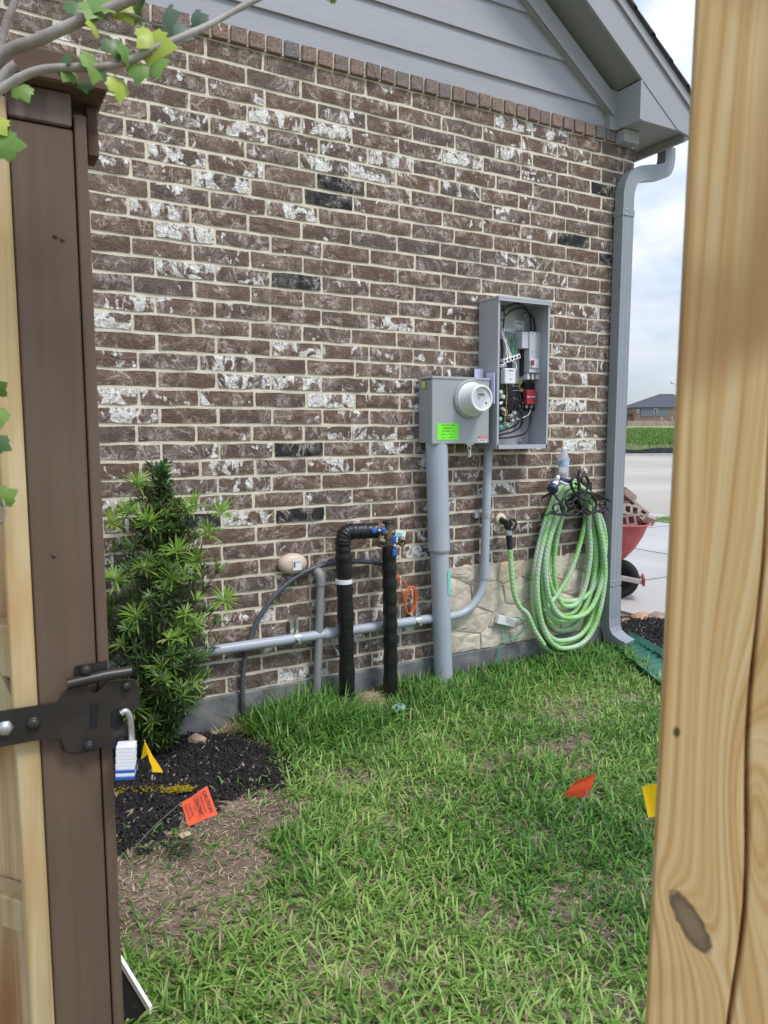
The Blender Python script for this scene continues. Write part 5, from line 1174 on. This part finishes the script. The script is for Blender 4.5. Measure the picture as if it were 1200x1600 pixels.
q = MB(); q.b2(XB + .003, XB + .018, yf + .02, yf + .06, ztp - .022, zt2 - .003, .002); q.build('trim_block', M_BROWN_D, fn)
for (px, py) in ((87, 369), (98, 374), (86, 868)):
    p = at(px, py, DP); q = MB(); q.lathe([(.003, 0), (.003, .001), (0, .0015)], (p.x, yf, p.z), (0, -1, 0), 10); q.build('nail', M_BROWN_D, fn)

# gate, light pine
gt = thing('pine_gate', (at(20, 1000, DP).x, yf, 0), 'pale unpainted pine gate at the left edge with pickets and cross rails', 'gate')
XS0, XS1 = at(11, 900, DP).x, XLf - .0012
q = MB(); q.b2(XS0, XS1, yf - .002, yf + .055, .0, at(5, 150, DP).z, .002); q.build('stile', M_PINE, gt)
gd = Vector((-.62, .785, 0)).normalized(); gn = Vector((gd.y, -gd.x, 0)); G0 = Vector((XS0 + .005, yf + .05, 0)); GR = Matrix((gd, -gn, Vector((0, 0, 1)))).transposed()
if gn.dot(CPOS - G0) < 0: gn = -gn
for i in range(7):
    q = MB(); c_ = G0 + gd * (.07 + i * .142) - gn * .06 + Vector((0, 0, .86)); q.box(c_, (.138, .016, 1.62), GR, .002); q.build('picket', M_PICK, gt)
for z_ in (.30, .625, 1.02, 1.55):
    q = MB(); c_ = G0 + gd * .45 - gn * .031 + Vector((0, 0, z_)); q.box(c_, (.9, .038, .075 if z_ > .7 else .05), GR, .003); q.build('rail', M_PINE, gt)
q = MB(); a_, b_ = G0 + gd * .02 + Vector((0, 0, .96)) - gn * .03, G0 + gd * .9 + Vector((0, 0, .35)) - gn * .03; v = b_ - a_; q.box((a_ + b_) / 2 + gn * .002, (v.length, .036, .075), v.to_track_quat('X', 'Z').to_matrix()); q.build('brace', M_PINE, gt)

for o_ in (fn, gt): o_.rotation_euler = (0, math.radians(.15), 0); o_.location.x -= 1.7 * math.sin(math.radians(.15))
# latch
DL = DP + .012
lt = thing('gate_latch', at(130, 1120, DL), 'black steel gravity gate latch bolted across the brown post', 'latch')
def cimg(x, y): return (x / 2.609, 980 + y / 2.609)
def ppoly(pts, d, th, name, m, par):
    q = MB(); q.prism([at(*cimg(x, y), d) for x, y in pts], (0, -th, 0)); return q.build(name, m, par)
body = ppoly([(-260, 365), (0, 340), (230, 305), (275, 250), (300, 232), (355, 230), (372, 262), (392, 264), (415, 240), (430, 218), (545, 210), (570, 250), (560, 330), (522, 340), (500, 330), (480, 350), (520, 400), (525, 470), (490, 476), (390, 492), (300, 508), (268, 500), (245, 450), (160, 455), (0, 485), (-260, 500)], DL, .004, 'plate', M_LATCH, lt)
ppoly([(305, 158), (435, 135), (437, 185), (300, 212)], DP + .002, .004, 'bracket', M_LATCH, lt)
q = MB(); q.tube([at(*cimg(275, 232), DL + .006), at(*cimg(430, 196), DL + .006), at(*cimg(535, 180), DL + .006)], .0075, 12); q.build('hinge_roll', M_LATCH, lt)
ppoly([(368, 314), (402, 314), (395, 410), (362, 408), (372, 345)], DL + .0042, .0012, 'slot', M_DARK, lt)
ppoly([(452, 350), (470, 330), (500, 345), (505, 395), (480, 418), (455, 405)], DL + .0042, .0012, 'opening', M_DARK, lt)
ppoly([(245, 452), (300, 508), (390, 490), (385, 500), (300, 516), (250, 500)], DP + .003, .003, 'lower_bracket', M_LATCH, lt)
for (x, y, r_, m) in ((20, 412, .009, M_ZINC), (137, 392, .0085, M_LATCH), (350, 176, .007, M_IRON), (362, 483, .007, M_IRON), (490, 456, .004, M_DARK), (513, 238, .006, M_LATCH)):
    p = at(*cimg(x, y), DL + .004); q = MB(); q.lathe([(r_ * 1.15, 0), (r_ * 1.15, .0015), (r_, .002), (r_, .006), (r_ * .6, .008), (0, .0082)], p, (0, -1, 0), 6 if r_ > .006 else 10); q.build('bolt', m, lt)
pk = thing('padlock', at(197, 1190, DL + .012), 'silver laminated padlock with blue base hanging from the gate latch', 'padlock')
dk = DL + .014
q = MB(); q.tube(spline([at(*cimg(492, 352), dk), at(*cimg(512, 342), dk), at(*cimg(528, 365), dk), at(*cimg(534, 410), dk), at(*cimg(538, 462), dk)], 5), .0044, 10); q.build('shackle', M_ZINC, pk)
a_, b_ = at(*cimg(472, 484), dk + .01), at(*cimg(556, 600), dk + .01); hgt = a_.z - b_.z; n = 10; R_ = Matrix.Rotation(.06, 3, 'Y') @ Matrix.Rotation(-.3, 3, 'Z'); cc = (a_ + b_) / 2; wx = b_.x - a_.x
for i in range(n):
    q = MB(); q.box(cc + R_ @ Vector((0, 0, hgt * (.5 - (i + .5) / n))), (wx * (1 if i % 2 else .97), .022, hgt / n * .985), R_, .0006); q.build('plate', M_BLUE if i in (7, 9) else M_STK, pk)

# ------------------------------------------------------------------ right pine post
rp = MB(); e0 = dp(1048.5, 800, .45); az = math.radians(49.5); rv = Vector((math.cos(az), -math.sin(az), 0)); nv = Vector((-math.sin(az), -math.cos(az), 0))
Wp = .089; nxs = 170; V = []
crk = lambda z_: .0515 + .0022 * math.sin(z_ * 9) + .0014 * math.sin(z_ * 31) + (.006 * sm(1.05, .9, z_) * -1)
zs = np.linspace(0, 1.9, 240); xs = list(np.linspace(0, Wp, nxs))
for z_ in zs:
    ck = crk(z_); cd_ = .012 * sm(1.40, 1.12, z_) + .003
    for x_ in xs:
        y_ = -(.0018 * (1 if x_ in (0, Wp) else 0)); dx = abs(x_ - ck); y_ -= cd_ * max(0, 1 - dx / (.0011 + .0006 * sm(1.4, 1.1, z_)))
        V.append((x_, y_, z_))
# local frame: x across the face, y depth, z up
F_ = [(j * nxs + i, j * nxs + i + 1, (j + 1) * nxs + i + 1, (j + 1) * nxs + i) for j in range(len(zs) - 1) for i in range(nxs - 1)]
fr_ = arrmesh('pine_post', [(x_, -y_, z_) for x_, y_, z_ in V] + [(0, .089, 0), (Wp, .089, 0), (0, .089, 1.9), (Wp, .089, 1.9)], [np.array(F_)], M_POST)
bm = bmesh.new(); bm.from_mesh(fr_.data); bm.verts.ensure_lookup_table(); nv_ = len(V); L0 = [bm.verts[j * nxs] for j in range(len(zs))]; L1 = [bm.verts[j * nxs + nxs - 1] for j in range(len(zs))]; B_ = [bm.verts[nv_ + i] for i in range(4)]
bm.faces.new(L0 + [B_[2], B_[0]]); bm.faces.new(L1[::-1] + [B_[1], B_[3]]); bm.faces.new([B_[0], B_[2], B_[3], B_[1]]); bm.faces.new([bm.verts[(len(zs) - 1) * nxs + i] for i in range(nxs)] + [B_[3], B_[2]])
bm.to_mesh(fr_.data); bm.free()
fr_.matrix_world = Matrix.Translation((e0.x, e0.y, -.02)) @ Matrix((rv, -nv, Vector((0, 0, 1)))).transposed().to_4x4() @ Matrix.Translation((-1.2 * math.sin(math.radians(.68)), 0, 0)) @ Matrix.Rotation(math.radians(.68), 4, 'Y')
tag(fr_, 'pale yellow pine post with a long crack and grey knot at the right edge', 'post')

# ------------------------------------------------------------------ grass, straw, mulch, leaves
BARE = [tuple(gp(px, py).xy) for px, py in [(170, 1300), (300, 1235), (432, 1190), (470, 1250), (440, 1310), (430, 1400), (390, 1450), (300, 1500), (180, 1490), (120, 1500), (120, 1300)]]
def blades(n, pts, length, width, bend, col, lay, segs=3):
    """curved ribbon blades; pts (n,3), others (n,) arrays, col (n,3)"""
    az_ = rng.uniform(0, 2 * np.pi, n); dx, dy = np.cos(az_), np.sin(az_); wx_, wy_ = -dy, dx
    ks = np.linspace(0, 1, segs + 1); V = []; C = []
    for k in ks:
        a = lay + bend * k                       # angle from vertical
        r_ = length * (np.sin(lay + bend * k / 2)) * k; h_ = length * np.cos(lay + bend * k * .75) * k
        c = pts + np.stack([dx * r_, dy * r_, np.maximum(h_, .003 * k)], 1)
        w_ = width * (1 - k ** 2.2) * .5 if k < 1 else width * 0
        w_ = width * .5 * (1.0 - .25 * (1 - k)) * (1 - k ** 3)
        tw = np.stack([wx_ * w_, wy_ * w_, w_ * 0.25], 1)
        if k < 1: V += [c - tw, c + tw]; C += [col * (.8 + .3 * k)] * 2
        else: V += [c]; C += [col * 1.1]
    m_ = 2 * segs + 1; V = np.stack(V, 1).reshape(-1, 3); C = np.stack(C, 1).reshape(-1, 3); b0 = (np.arange(n) * m_)[:, None]
    Q = np.concatenate([b0 + np.array([[2 * k, 2 * k + 1, 2 * k + 3, 2 * k + 2]]) for k in range(segs - 1)]); T_ = b0 + np.array([[2 * segs - 2, 2 * segs - 1, 2 * segs]])
    return V, Q, T_, C
def dens(x, y):
    """returns grass density 0..1, straw 0..1, height scale, paleness"""
    jx_, jy_ = .09 * noise.noise(Vector((x * 6, y * 6, 3))) + .03 * noise.noise(Vector((x * 25, y * 25, 3))), .09 * noise.noise(Vector((x * 6, y * 6, 13))); inb = inside(x + jx_, y + jy_, BARE); dB = pdist(x + jx_, y + jy_, BARE)
    if inside(x, y, BEDL) or inside(x, y, BEDR): return 0, 0, 1, 0
    nz_ = 1.25 * noise.noise(Vector((x * 3.6, y * 3.6, 5))) + .6 * noise.noise(Vector((x * 8, y * 8, 2)))
    d_ = min(1, max(0, .80 + .85 * nz_)); h_ = 1; pale = max(0, min(1, .45 + .8 * noise.noise(Vector((x * 1.5, y * 1.5, 9))))); st = max(0, .24 - .6 * nz_)
    if inb: d_ = .04 + .5 * max(0, 1 - dB / .06) * .5 + .22 * max(0, nz_) + .25 * sm(-1.15, -1.5, y); st = .95; h_ = .75
    if x > 1.0 and y > -.62: k = sm(-.62, -.25, y); d_ = d_ + (1 - d_) * k; h_ = 1 + .45 * k + 1.0 * k * sm(.98, 1.12, x) * (1 - .75 * sm(1.42, 1.52, x) * sm(1.95, 1.8, x)) * sm(2.2, 1.7, x); pale *= 1 - k * .8; st *= 1 - k
    for (cx_, cy_, r_, s_) in ((2.55, -.62, .42, .8), (1.40, -1.75, .10, .9), (1.41, -1.93, .10, .9), (1.5, -1.27, .16, .45), (1.64, -.14, .17, 1), (1.2, -1.2, .15, .4), (.95, -1.7, .12, .5), (1.75, -.2, .06, 1)):
        q_ = max(0, 1 - math.hypot(x - cx_, y - cy_) / r_) ** .6
        if s_ == .8: h_ *= 1 - .45 * q_; pale = max(pale, q_); st = max(st, .8 * q_)
        else: d_ *= 1 - s_ * q_; st = max(st, q_ * s_ * .9); h_ *= 1 - .45 * q_ * (s_ == 1)
    if x < .0: d_ *= .8
    return d_, st, h_, pale
def scatter(n_try, kind):
    P_, A_ = [], []
    U = rng.uniform(0, 1, (n_try, 3)); xs_ = -.5 + U[:, 0] * 4.1; ys_ = -2.75 + U[:, 1] * 2.78
    for x_, y_, u in zip(xs_, ys_, U[:, 2]):
        if y_ > -.014: continue
        # only where it can matter for nearby views
        if y_ < -2.3 and x_ > 2.4: continue
        if x_ > 3.42 + .5 * min(0, y_ + .1): continue
        d_, st, h_, pa = dens(x_, y_)
        if u < (d_ if kind == 'g' else st * .9): P_.append((x_, y_, gz(x_, y_))); A_.append((h_, pa))
    return np.array(P_), np.array(A_)
P_, A_ = scatter(125000, 'g'); n = len(P_); h_, pa = A_[:, 0], A_[:, 1]; k = rng.uniform(0, 1, n)
c_d = np.array([.072, .185, .036]); c_m = np.array([.165, .36, .055]); c_p = np.array([.42, .56, .17])
mixv = np.clip(k * .8 + pa * .7 - .18, 0, 1)[:, None]; col = np.where(mixv < .5, c_d + (c_m - c_d) * mixv * 2, c_m + (c_p - c_m) * (mixv - .5) * 2)
dry = rng.uniform(0, 1, n) < (.03 + .06 * pa); col[dry] = np.array([.42, .36, .19]) * rng.uniform(.8, 1.15, (dry.sum(), 1))
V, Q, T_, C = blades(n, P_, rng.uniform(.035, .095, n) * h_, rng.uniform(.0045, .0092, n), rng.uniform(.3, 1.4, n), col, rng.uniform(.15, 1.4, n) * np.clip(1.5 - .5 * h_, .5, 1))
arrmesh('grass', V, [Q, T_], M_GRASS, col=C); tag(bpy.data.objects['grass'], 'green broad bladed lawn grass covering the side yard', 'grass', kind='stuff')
P_, A_ = scatter(150000, 's'); n = len(P_); P_[:, 2] += .003; col = np.array([.56, .46, .31]) * rng.uniform(.5, 1.3, (n, 1)); g_ = rng.uniform(0, 1, n) < .42; col[g_] = np.array([.17, .12, .08])
V, Q, T_, C = blades(n, P_, rng.uniform(.008, .034, n), rng.uniform(.0012, .0034, n), rng.uniform(-.1, .3, n), col, rng.uniform(1.15, 1.55, n), 2)
arrmesh('dry_thatch', V, [Q, T_], M_STRAW, col=C); tag(bpy.data.objects['dry_thatch'], 'tan dead grass clippings lying on the bare soil patches', 'dead grass', kind='stuff')
# straw heaps against the foundation
Ps = []
for (px, py, rx, ry, n_) in ((368, 1142, .15, .09, 2600), (572, 1104, .15, .09, 2200), (415, 1170, .12, .06, 700)):
    c_ = gp(px, py, -.02)
    for _ in range(n_):
        a, r_ = random.uniform(0, 6.28), random.random() ** .6; x_, y_ = c_.x + rx * r_ * math.cos(a), min(-.02, c_.y + ry * r_ * math.sin(a)); Ps.append((x_, y_, gz(x_, y_) + .035 * (1 - r_) * random.random()))
Ps = np.array(Ps); n = len(Ps); col = np.array([.62, .50, .33]) * rng.uniform(.6, 1.25, (n, 1))
V, Q, T_, C = blades(n, Ps, rng.uniform(.03, .08, n), rng.uniform(.0012, .003, n), rng.uniform(0, .8, n), col, rng.uniform(.8, 1.5, n), 3)
arrmesh('straw', V, [Q, T_], M_STRAW, col=C); tag(bpy.data.objects['straw'], 'pale dry straw heaped at the foot of the foundation', 'straw', kind='stuff')
# mulch
def mulch(name, poly, n_, zf, label, hgt=.03, over=.05):
    xs = [p[0] for p in poly]; ys = [p[1] for p in poly]; Ps = []
    while len(Ps) < n_:
        x_, y_ = random.uniform(min(xs) - over, max(xs) + over), random.uniform(min(ys) - over, max(ys) + over); dd = pdist(x_, y_, poly); ins = inside(x_, y_, poly)
        if ins or (dd < over and random.random() < (1 - dd / over) ** 2 * .6): Ps.append((x_, y_, zf(x_, y_) + (min(dd / .08, 1) * hgt if ins else 0) + random.uniform(.004, .014)))
    Ps = np.array(Ps); n = len(Ps); L_ = rng.uniform(.004, .030, n); W2 = rng.uniform(.0010, .0045, n); H2 = rng.uniform(.001, .003, n)
    yaw_ = rng.uniform(0, 6.28, n); pit = rng.normal(0, .45, n); ux = np.stack([np.cos(yaw_) * np.cos(pit), np.sin(yaw_) * np.cos(pit), np.sin(pit)], 1); uy = np.stack([-np.sin(yaw_), np.cos(yaw_), rng.normal(0, .3, n)], 1); uz = np.cross(ux, uy)
    V = np.stack([Ps + ux * L_[:, None] * a * (1 if b_ > 0 else .8) + uy * W2[:, None] * b_ + uz * H2[:, None] * c_ for a, b_, c_ in ((-1, -1, -1), (1, -1, -1), (.8, 1, -1), (-1, 1, -1), (-1, -1, 1), (1, -1, 1), (.8, 1, 1), (-1, 1, 1))], 1).reshape(-1, 3)
    b0 = (np.arange(n) * 8)[:, None]; Q = np.concatenate([b0 + np.array([f]) for f in ((4, 5, 6, 7), (0, 1, 5, 4), (1, 2, 6, 5), (2, 3, 7, 6), (3, 0, 4, 7))])
    c = np.array([.018, .016, .016]) * rng.uniform(.3, 1.8, (n, 1)); lt_ = rng.uniform(0, 1, n) < .03; c[lt_] = np.array([.28, .23, .17]); c = np.repeat(c, 8, 0)
    arrmesh(name, V, [Q], M_MULCH, col=c); tag(bpy.data.objects[name], label, 'mulch', kind='stuff')
mulch('left_mulch', BEDL, 24000, gz, 'black shredded mulch around the leafy shrub at the left', over=.20)
mulch('corner_mulch', BEDR, 6500, lambda x, y: .012, 'black shredded mulch in the bed past the house corner', 0)
# yellow paint marks on the mulch
col_n = 260; Ps = []
for i in range(col_n * 2):
    px = random.uniform(175, 300); c_ = gp(px, 1246 - (px - 175) * .02 + random.gauss(0, 3), 0); Ps.append((c_.x, c_.y, gz(c_.x, c_.y) + .040 + random.uniform(0, .008)))
Ps = np.array(Ps); n = len(Ps); V, Q, T_, C = blades(n, Ps, rng.uniform(.012, .03, n), rng.uniform(.003, .005, n), rng.uniform(0, .2, n), np.array([.50, .38, .02]) * rng.uniform(.4, 1, (n, 1)), rng.uniform(1.2, 1.5, n), 2)
arrmesh('painted_mulch_chips', V, [Q, T_], M_STRAW, col=C); tag(bpy.data.objects['painted_mulch_chips'], 'line of mulch chips sprayed yellow behind the padlock', 'paint mark', kind='stuff')

# verge grass and field tufts
Ps = []
for _ in range(5000): Ps.append((random.uniform(8.93, 9.74), random.uniform(-2, 4.55), .004))
Ps = np.array(Ps); n = len(Ps); V, Q, T_, C = blades(n, Ps, rng.uniform(.04, .09, n), rng.uniform(.006, .012, n), rng.uniform(.3, 1.2, n), np.array([.13, .24, .04]) * rng.uniform(.7, 1.3, (n, 1)), rng.uniform(.1, .9, n), 2)
arrmesh('verge_grass', V, [Q, T_], M_GRASS, col=C); tag(bpy.data.objects['verge_grass'], 'strip of green grass between the driveway and the street', 'grass', kind='stuff')
Ps = []
for _ in range(26000):
    d_ = 43.8 + 60 * random.random() ** 1.4; s_ = d_ * random.uniform(.28, .46); zz = .03 + 2.9 * (1 - math.exp(-(d_ - 43) / 90)) / (1 - math.exp(-(190 - 43) / 90)); p = on(d_, s_, zz); Ps.append(tuple(p) + (d_,))
Ps = np.array(Ps); dd = Ps[:, 3]; Ps = Ps[:, :3]; n = len(Ps); tone = np.array([noise.noise(Vector((p[0] * .12, p[1] * .12, 0))) for p in Ps])
lush = ((dd > 50) & (dd < 95) & (tone > -.15))[:, None]; col = np.where(lush, np.array([.15, .26, .05]), np.array([.30, .34, .14])) * rng.uniform(.7, 1.25, (n, 1))
V, Q, T_, C = blades(n, Ps, rng.uniform(.18, .42, n) * np.where(lush[:, 0], 1.5, .9), rng.uniform(.05, .12, n), rng.uniform(.2, .9, n), col, rng.uniform(.0, .6, n), 2)
arrmesh('field_weeds', V, [Q, T_], M_GRASS, col=C); tag(bpy.data.objects['field_weeds'], 'bright green weeds growing over the open field', 'weeds', kind='stuff')

# ------------------------------------------------------------------ shrub
shr = thing('podocarpus_shrub', (.60, -.10, -.05), 'leafy green shrub with long narrow leaves growing against the brick wall', 'shrub')
sb_ = Vector((.60, -.12, -.05)); tp = at(262, 722, .14); rs = random.Random(5)
stem = spline([sb_, sb_ + Vector((.03, .0, .25)), sb_ + Vector((.05, -.01, .55)), Vector(tp).lerp(sb_, .25) + Vector((0.01, 0, 0)), tp], 6)
q = MB(); q.tube(stem, [.011 - .008 * i / len(stem) for i in range(len(stem))], 8)
for s_, e_ in ((Vector((-.03, .02, 0)), at(190, 790, .12)), (Vector((.02, -.03, 0)), at(325, 800, .16)), (Vector((-.03, -.03, 0)), at(205, 900, .22))): q.tube(spline([sb_ + s_, (sb_ + s_).lerp(e_, .5) + Vector((0, 0, -.04)), e_], 6), [.007 - .0004 * i for i in range(13)], 6)
q.build('stem', M_STEM, shr)
zT, zB = tp.z, .05; LP, LC = [], []
def half_w(f):   # f 0 bottom .. 1 top -> crown half width in metres
    return max(.03, .075 + .20 * sm(.0, .22, f) - .12 * sm(.55, .85, f) - .11 * sm(.82, 1.0, f))
def whorl(c, axis, n_, ln, bright, V, F_, C, rad=1.):
    axis = axis.normalized(); o1 = axis.orthogonal().normalized(); o2 = axis.cross(o1)
    for i in range(n_):
        a = i * 2.399 + rs.random() * .4; tl = rs.uniform(.45, 1.35) * rad; dr = (axis * math.cos(tl) + (o1 * math.cos(a) + o2 * math.sin(a)) * math.sin(tl)).normalized(); L_ = ln * rs.uniform(.7, 1.15); wv2 = dr.cross(axis)
        wv2 = wv2.normalized() if wv2.length > .01 else o1; w_ = rs.uniform(.0028, .0042); st = c - axis * rs.uniform(0, .02); droop = Vector((0, 0, -1)) * L_ * rs.uniform(.02, .22); b0 = len(V)
        V += [st - wv2 * w_ * .3, st + wv2 * w_ * .3, st + dr * L_ * .4 - wv2 * w_, st + dr * L_ * .4 + wv2 * w_, st + dr * L_ * .75 - wv2 * w_ * .85 + droop * .4, st + dr * L_ * .75 + wv2 * w_ * .85 + droop * .4, st + dr * L_ + droop]
        F_ += [(b0, b0 + 1, b0 + 3, b0 + 2), (b0 + 2, b0 + 3, b0 + 5, b0 + 4), (b0 + 4, b0 + 5, b0 + 6)]
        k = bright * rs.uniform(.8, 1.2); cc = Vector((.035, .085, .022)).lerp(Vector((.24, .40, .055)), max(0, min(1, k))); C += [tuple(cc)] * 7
V, F_, C = [], [], []; tw = MB()
for i in range(240):
    f = rs.random() ** 1.15; z_ = zB + (zT - zB) * f; hw = half_w(f); a = rs.uniform(0, 6.28); r_ = hw * (.25 + .75 * math.sqrt(rs.random())); si = min(len(stem) - 1, int(f * (len(stem) - 1))); cxy = stem[si]
    cxc = .615 + (.06 * f); c_ = Vector((cxc + r_ * math.cos(a), min(-.05, -.15 + r_ * .75 * math.sin(a)), z_)); outw = Vector((math.cos(a), math.sin(a), 0)) * (.35 + r_ / hw * .5) + Vector((0, 0, 1))
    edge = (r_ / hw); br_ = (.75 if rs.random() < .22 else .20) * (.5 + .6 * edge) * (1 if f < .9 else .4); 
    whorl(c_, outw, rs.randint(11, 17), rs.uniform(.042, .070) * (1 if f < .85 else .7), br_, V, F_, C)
    s0 = stem[max(0, si - 3)]; tw.tube(spline([s0, s0.lerp(c_, .6) + Vector((0, 0, -.02)), c_], 3), [.003, .0028, .0026, .0024, .0022, .002, .0016], 5)
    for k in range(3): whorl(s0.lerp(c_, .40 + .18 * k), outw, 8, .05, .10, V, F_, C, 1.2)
for (px, py, dd_) in ((305, 875, .22), (352, 938, .2), (290, 985, .25), (270, 905, .26), (255, 1040, .26), (200, 800, .2), (180, 905, .22), (325, 830, .18), (232, 815, .22), (212, 960, .24), (345, 800, .18), (215, 755, .18), (208, 1105, .22), (275, 860, .25), (300, 790, .2), (175, 815, .2), (225, 885, .22)):
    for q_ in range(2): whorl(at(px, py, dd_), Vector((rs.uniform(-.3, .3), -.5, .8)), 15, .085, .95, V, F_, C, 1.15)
tw.build('twigs', M_STEM, shr); nV = np.array([tuple(v) for v in V]); F4 = np.array([f for f in F_ if len(f) == 4]); F3 = np.array([f for f in F_ if len(f) == 3])
arrmesh('foliage', nV, [F4, F3], M_LEAF, parent=shr, col=np.array(C))

# ------------------------------------------------------------------ young tree branches, top left
tr_ = thing('young_maple_tree', dp(-110, 1500, .9), 'grey branches of a young lobed leaf tree reaching in at the top left corner', 'tree')
DB = .80
def bp_(px, py, d=DB): return dp(px, py, d)
trunk = MB(); trunk.tube(spline([Vector((*bp_(-120, 900).xy, -.05)), bp_(-115, 900), bp_(-95, 400), bp_(-80, 250), bp_(-70, 130), bp_(-60, -60), bp_(-50, -300)], 6), [.015] * 12 + [.014 - .0003 * i for i in range(25)], 12); trunk.build('trunk', M_BARK, tr_)
def branch(pts, r0, r1):
    P = spline([bp_(*p) for p in pts], 6); q = MB(); q.tube(P, [r0 + (r1 - r0) * i / len(P) + .0006 * (i % 9 == 4) for i in range(len(P))], 10); return q.build('branch', M_BARK, tr_)
branch([(-72, 150), (5, 84), (60, 62), (120, 35), (180, 10), (240, -20), (330, -80)], .0068, .0052)
branch([(-78, 240), (-20, 160, .78), (20, 128, .78), (70, 108, .78), (150, 105, .79), (200, 96, .8), (250, 72, .8), (320, 42, .82), (370, 15, .84), (420, -10, .85)], .0050, .0030)
branch([(0, 75), (5, 55), (12, 30), (28, -8)], .0045, .0036)
branch([(-30, 180, .79), (5, 120, .79), (25, 100, .79)], .0058, .0048)
branch([(70, 50), (130, 25, .81), (200, 22, .81), (250, 40, .82), (300, 40, .83)], .0016, .0010)
def leaf(c, size, yaw_, pitch_, roll_, tone, curl=.5):
    out = [(0, 0), (.14, -.06), (.34, -.12), (.46, -.05), (.56, .02), (.54, .14), (.70, .30), (.60, .40), (.50, .60), (.34, .60), (.22, .80), (0, 1.0), (-.2, .78), (-.34, .60), (-.50, .62), (-.56, .42), (-.72, .30), (-.56, .14), (-.58, .02), (-.46, -.05), (-.34, -.12), (-.14, -.06)]
    R_ = CM @ Euler((pitch_, roll_, yaw_)).to_matrix(); q = MB(); cx_ = Vector((0, .3, 0)); sc_ = size / 1.2
    def P(x, y, h=0): return Vector(c) + R_ @ (Vector((x * .9, curl * (x * x * .8 + (y - .3) ** 2 * .6) - .06 * abs(x) + h, y)) * sc_)
    n = len(out); V = [P(*p) for p in out] + [P(p[0] * .5, .3 + (p[1] - .3) * .5) for p in out] + [P(0, .3)]; F_ = [(i, (i + 1) % n, n + (i + 1) % n, n + i) for i in range(n)] + [(n + i, n + (i + 1) % n, 2 * n) for i in range(n)]
    V2 = [v + R_ @ Vector((0, .0006, 0)) for v in V]
    q._add(V + V2, F_ + [tuple(k + len(V) for k in f) for f in F_], True); q.tube([P(0, 0), P(.05, -.35, .05)], .0007, 5)
    m = LM[tone]; return q.build('leaf', m, tr_)
LM = []
for nm, c1_, c2_ in (('leaf_yellow_green', (.42, .52, .05), (.56, .64, .12)), ('leaf_mid_green', (.18, .33, .07), (.28, .44, .10)), ('leaf_dark_green', (.10, .19, .06), (.16, .27, .10)), ('leaf_grey_green', (.22, .33, .22), (.33, .42, .30))):
    m = mat(nm, c1_, .4, col2=c2_, vs=30, bump=.3, bs=40); nt = m.node_tree; tl = nt.nodes.new('ShaderNodeBsdfTranslucent'); tl.inputs['Color'].default_value = (*c2_, 1); ms = nt.nodes.new('ShaderNodeMixShader'); ms.inputs[0].default_value = .35
    nt.links.new(nt.nodes['Principled BSDF'].outputs[0], ms.inputs[1]); nt.links.new(tl.outputs[0], ms.inputs[2]); nt.links.new(ms.outputs[0], nt.nodes['Material Output'].inputs['Surface']); LM.append(m)
R_ = math.radians
for (px, py, d, sz, yw, pt, rl, tn) in ((150, 8, .80, .040, .3, .5, R_(200), 1), (140, 0, .82, .045, -.3, .3, R_(150), 0), (152, 45, .80, .026, .4, .9, R_(250), 0), (174, 62, .79, .034, .6, .2, R_(160), 2), (92, 98, .79, .036, .2, .9, R_(110), 2), (150, 92, .79, .045, 1.0, .2, R_(190), 1), (132, 128, .80, .022, .3, .4, R_(170), 2),
        (185, 125, .80, .036, .9, .1, R_(175), 0), (228, 72, .80, .052, .2, .4, R_(95), 0), (205, 88, .80, .030, .2, .9, R_(260), 1), (243, 95, .80, .036, -.3, .3, R_(160), 1), (252, 40, .82, .050, .1, .9, R_(90), 3), (300, 38, .83, .035, .3, .9, R_(80), 3), (205, 18, .82, .04, .2, 1., R_(80), 1), (30, 135, .80, .030, .4, .3, R_(150), 1),
        (-2, 225, .78, .042, .3, .3, R_(90), 1), (-8, 190, .78, .03, .2, .3, R_(140), 0), (-4, 640, .88, .034, .8, .2, R_(170), 1), (-6, 690, .88, .03, .3, .3, R_(120), 2), (-2, 780, .9, .036, .6, .2, R_(60), 1), (-6, 610, .88, .03, .3, .8, R_(60), 1), (515, -4, .85, .02, .2, .8, R_(80), 1), (120, 2, .81, .04, .5, .3, R_(170), 2), (165, -4, .80, .045, -.2, .5, R_(210), 1), (190, 8, .81, .035, .4, .2, R_(150), 0), (240, 55, .80, .04, .4, .3, R_(220), 0), (218, 100, .80, .034, .1, .1, R_(185), 1), (110, 108, .79, .03, .7, .3, R_(205), 1), (268, 48, .82, .036, .6, .6, R_(110), 3)):
    leaf(bp_(px, py, d), sz * .82, yw, pt, rl, tn)
branch([(-80, 720, .9), (-30, 760, .9), (-2, 815, .9), (8, 800, .9), (4, 780, .9)], .0016, .0012)
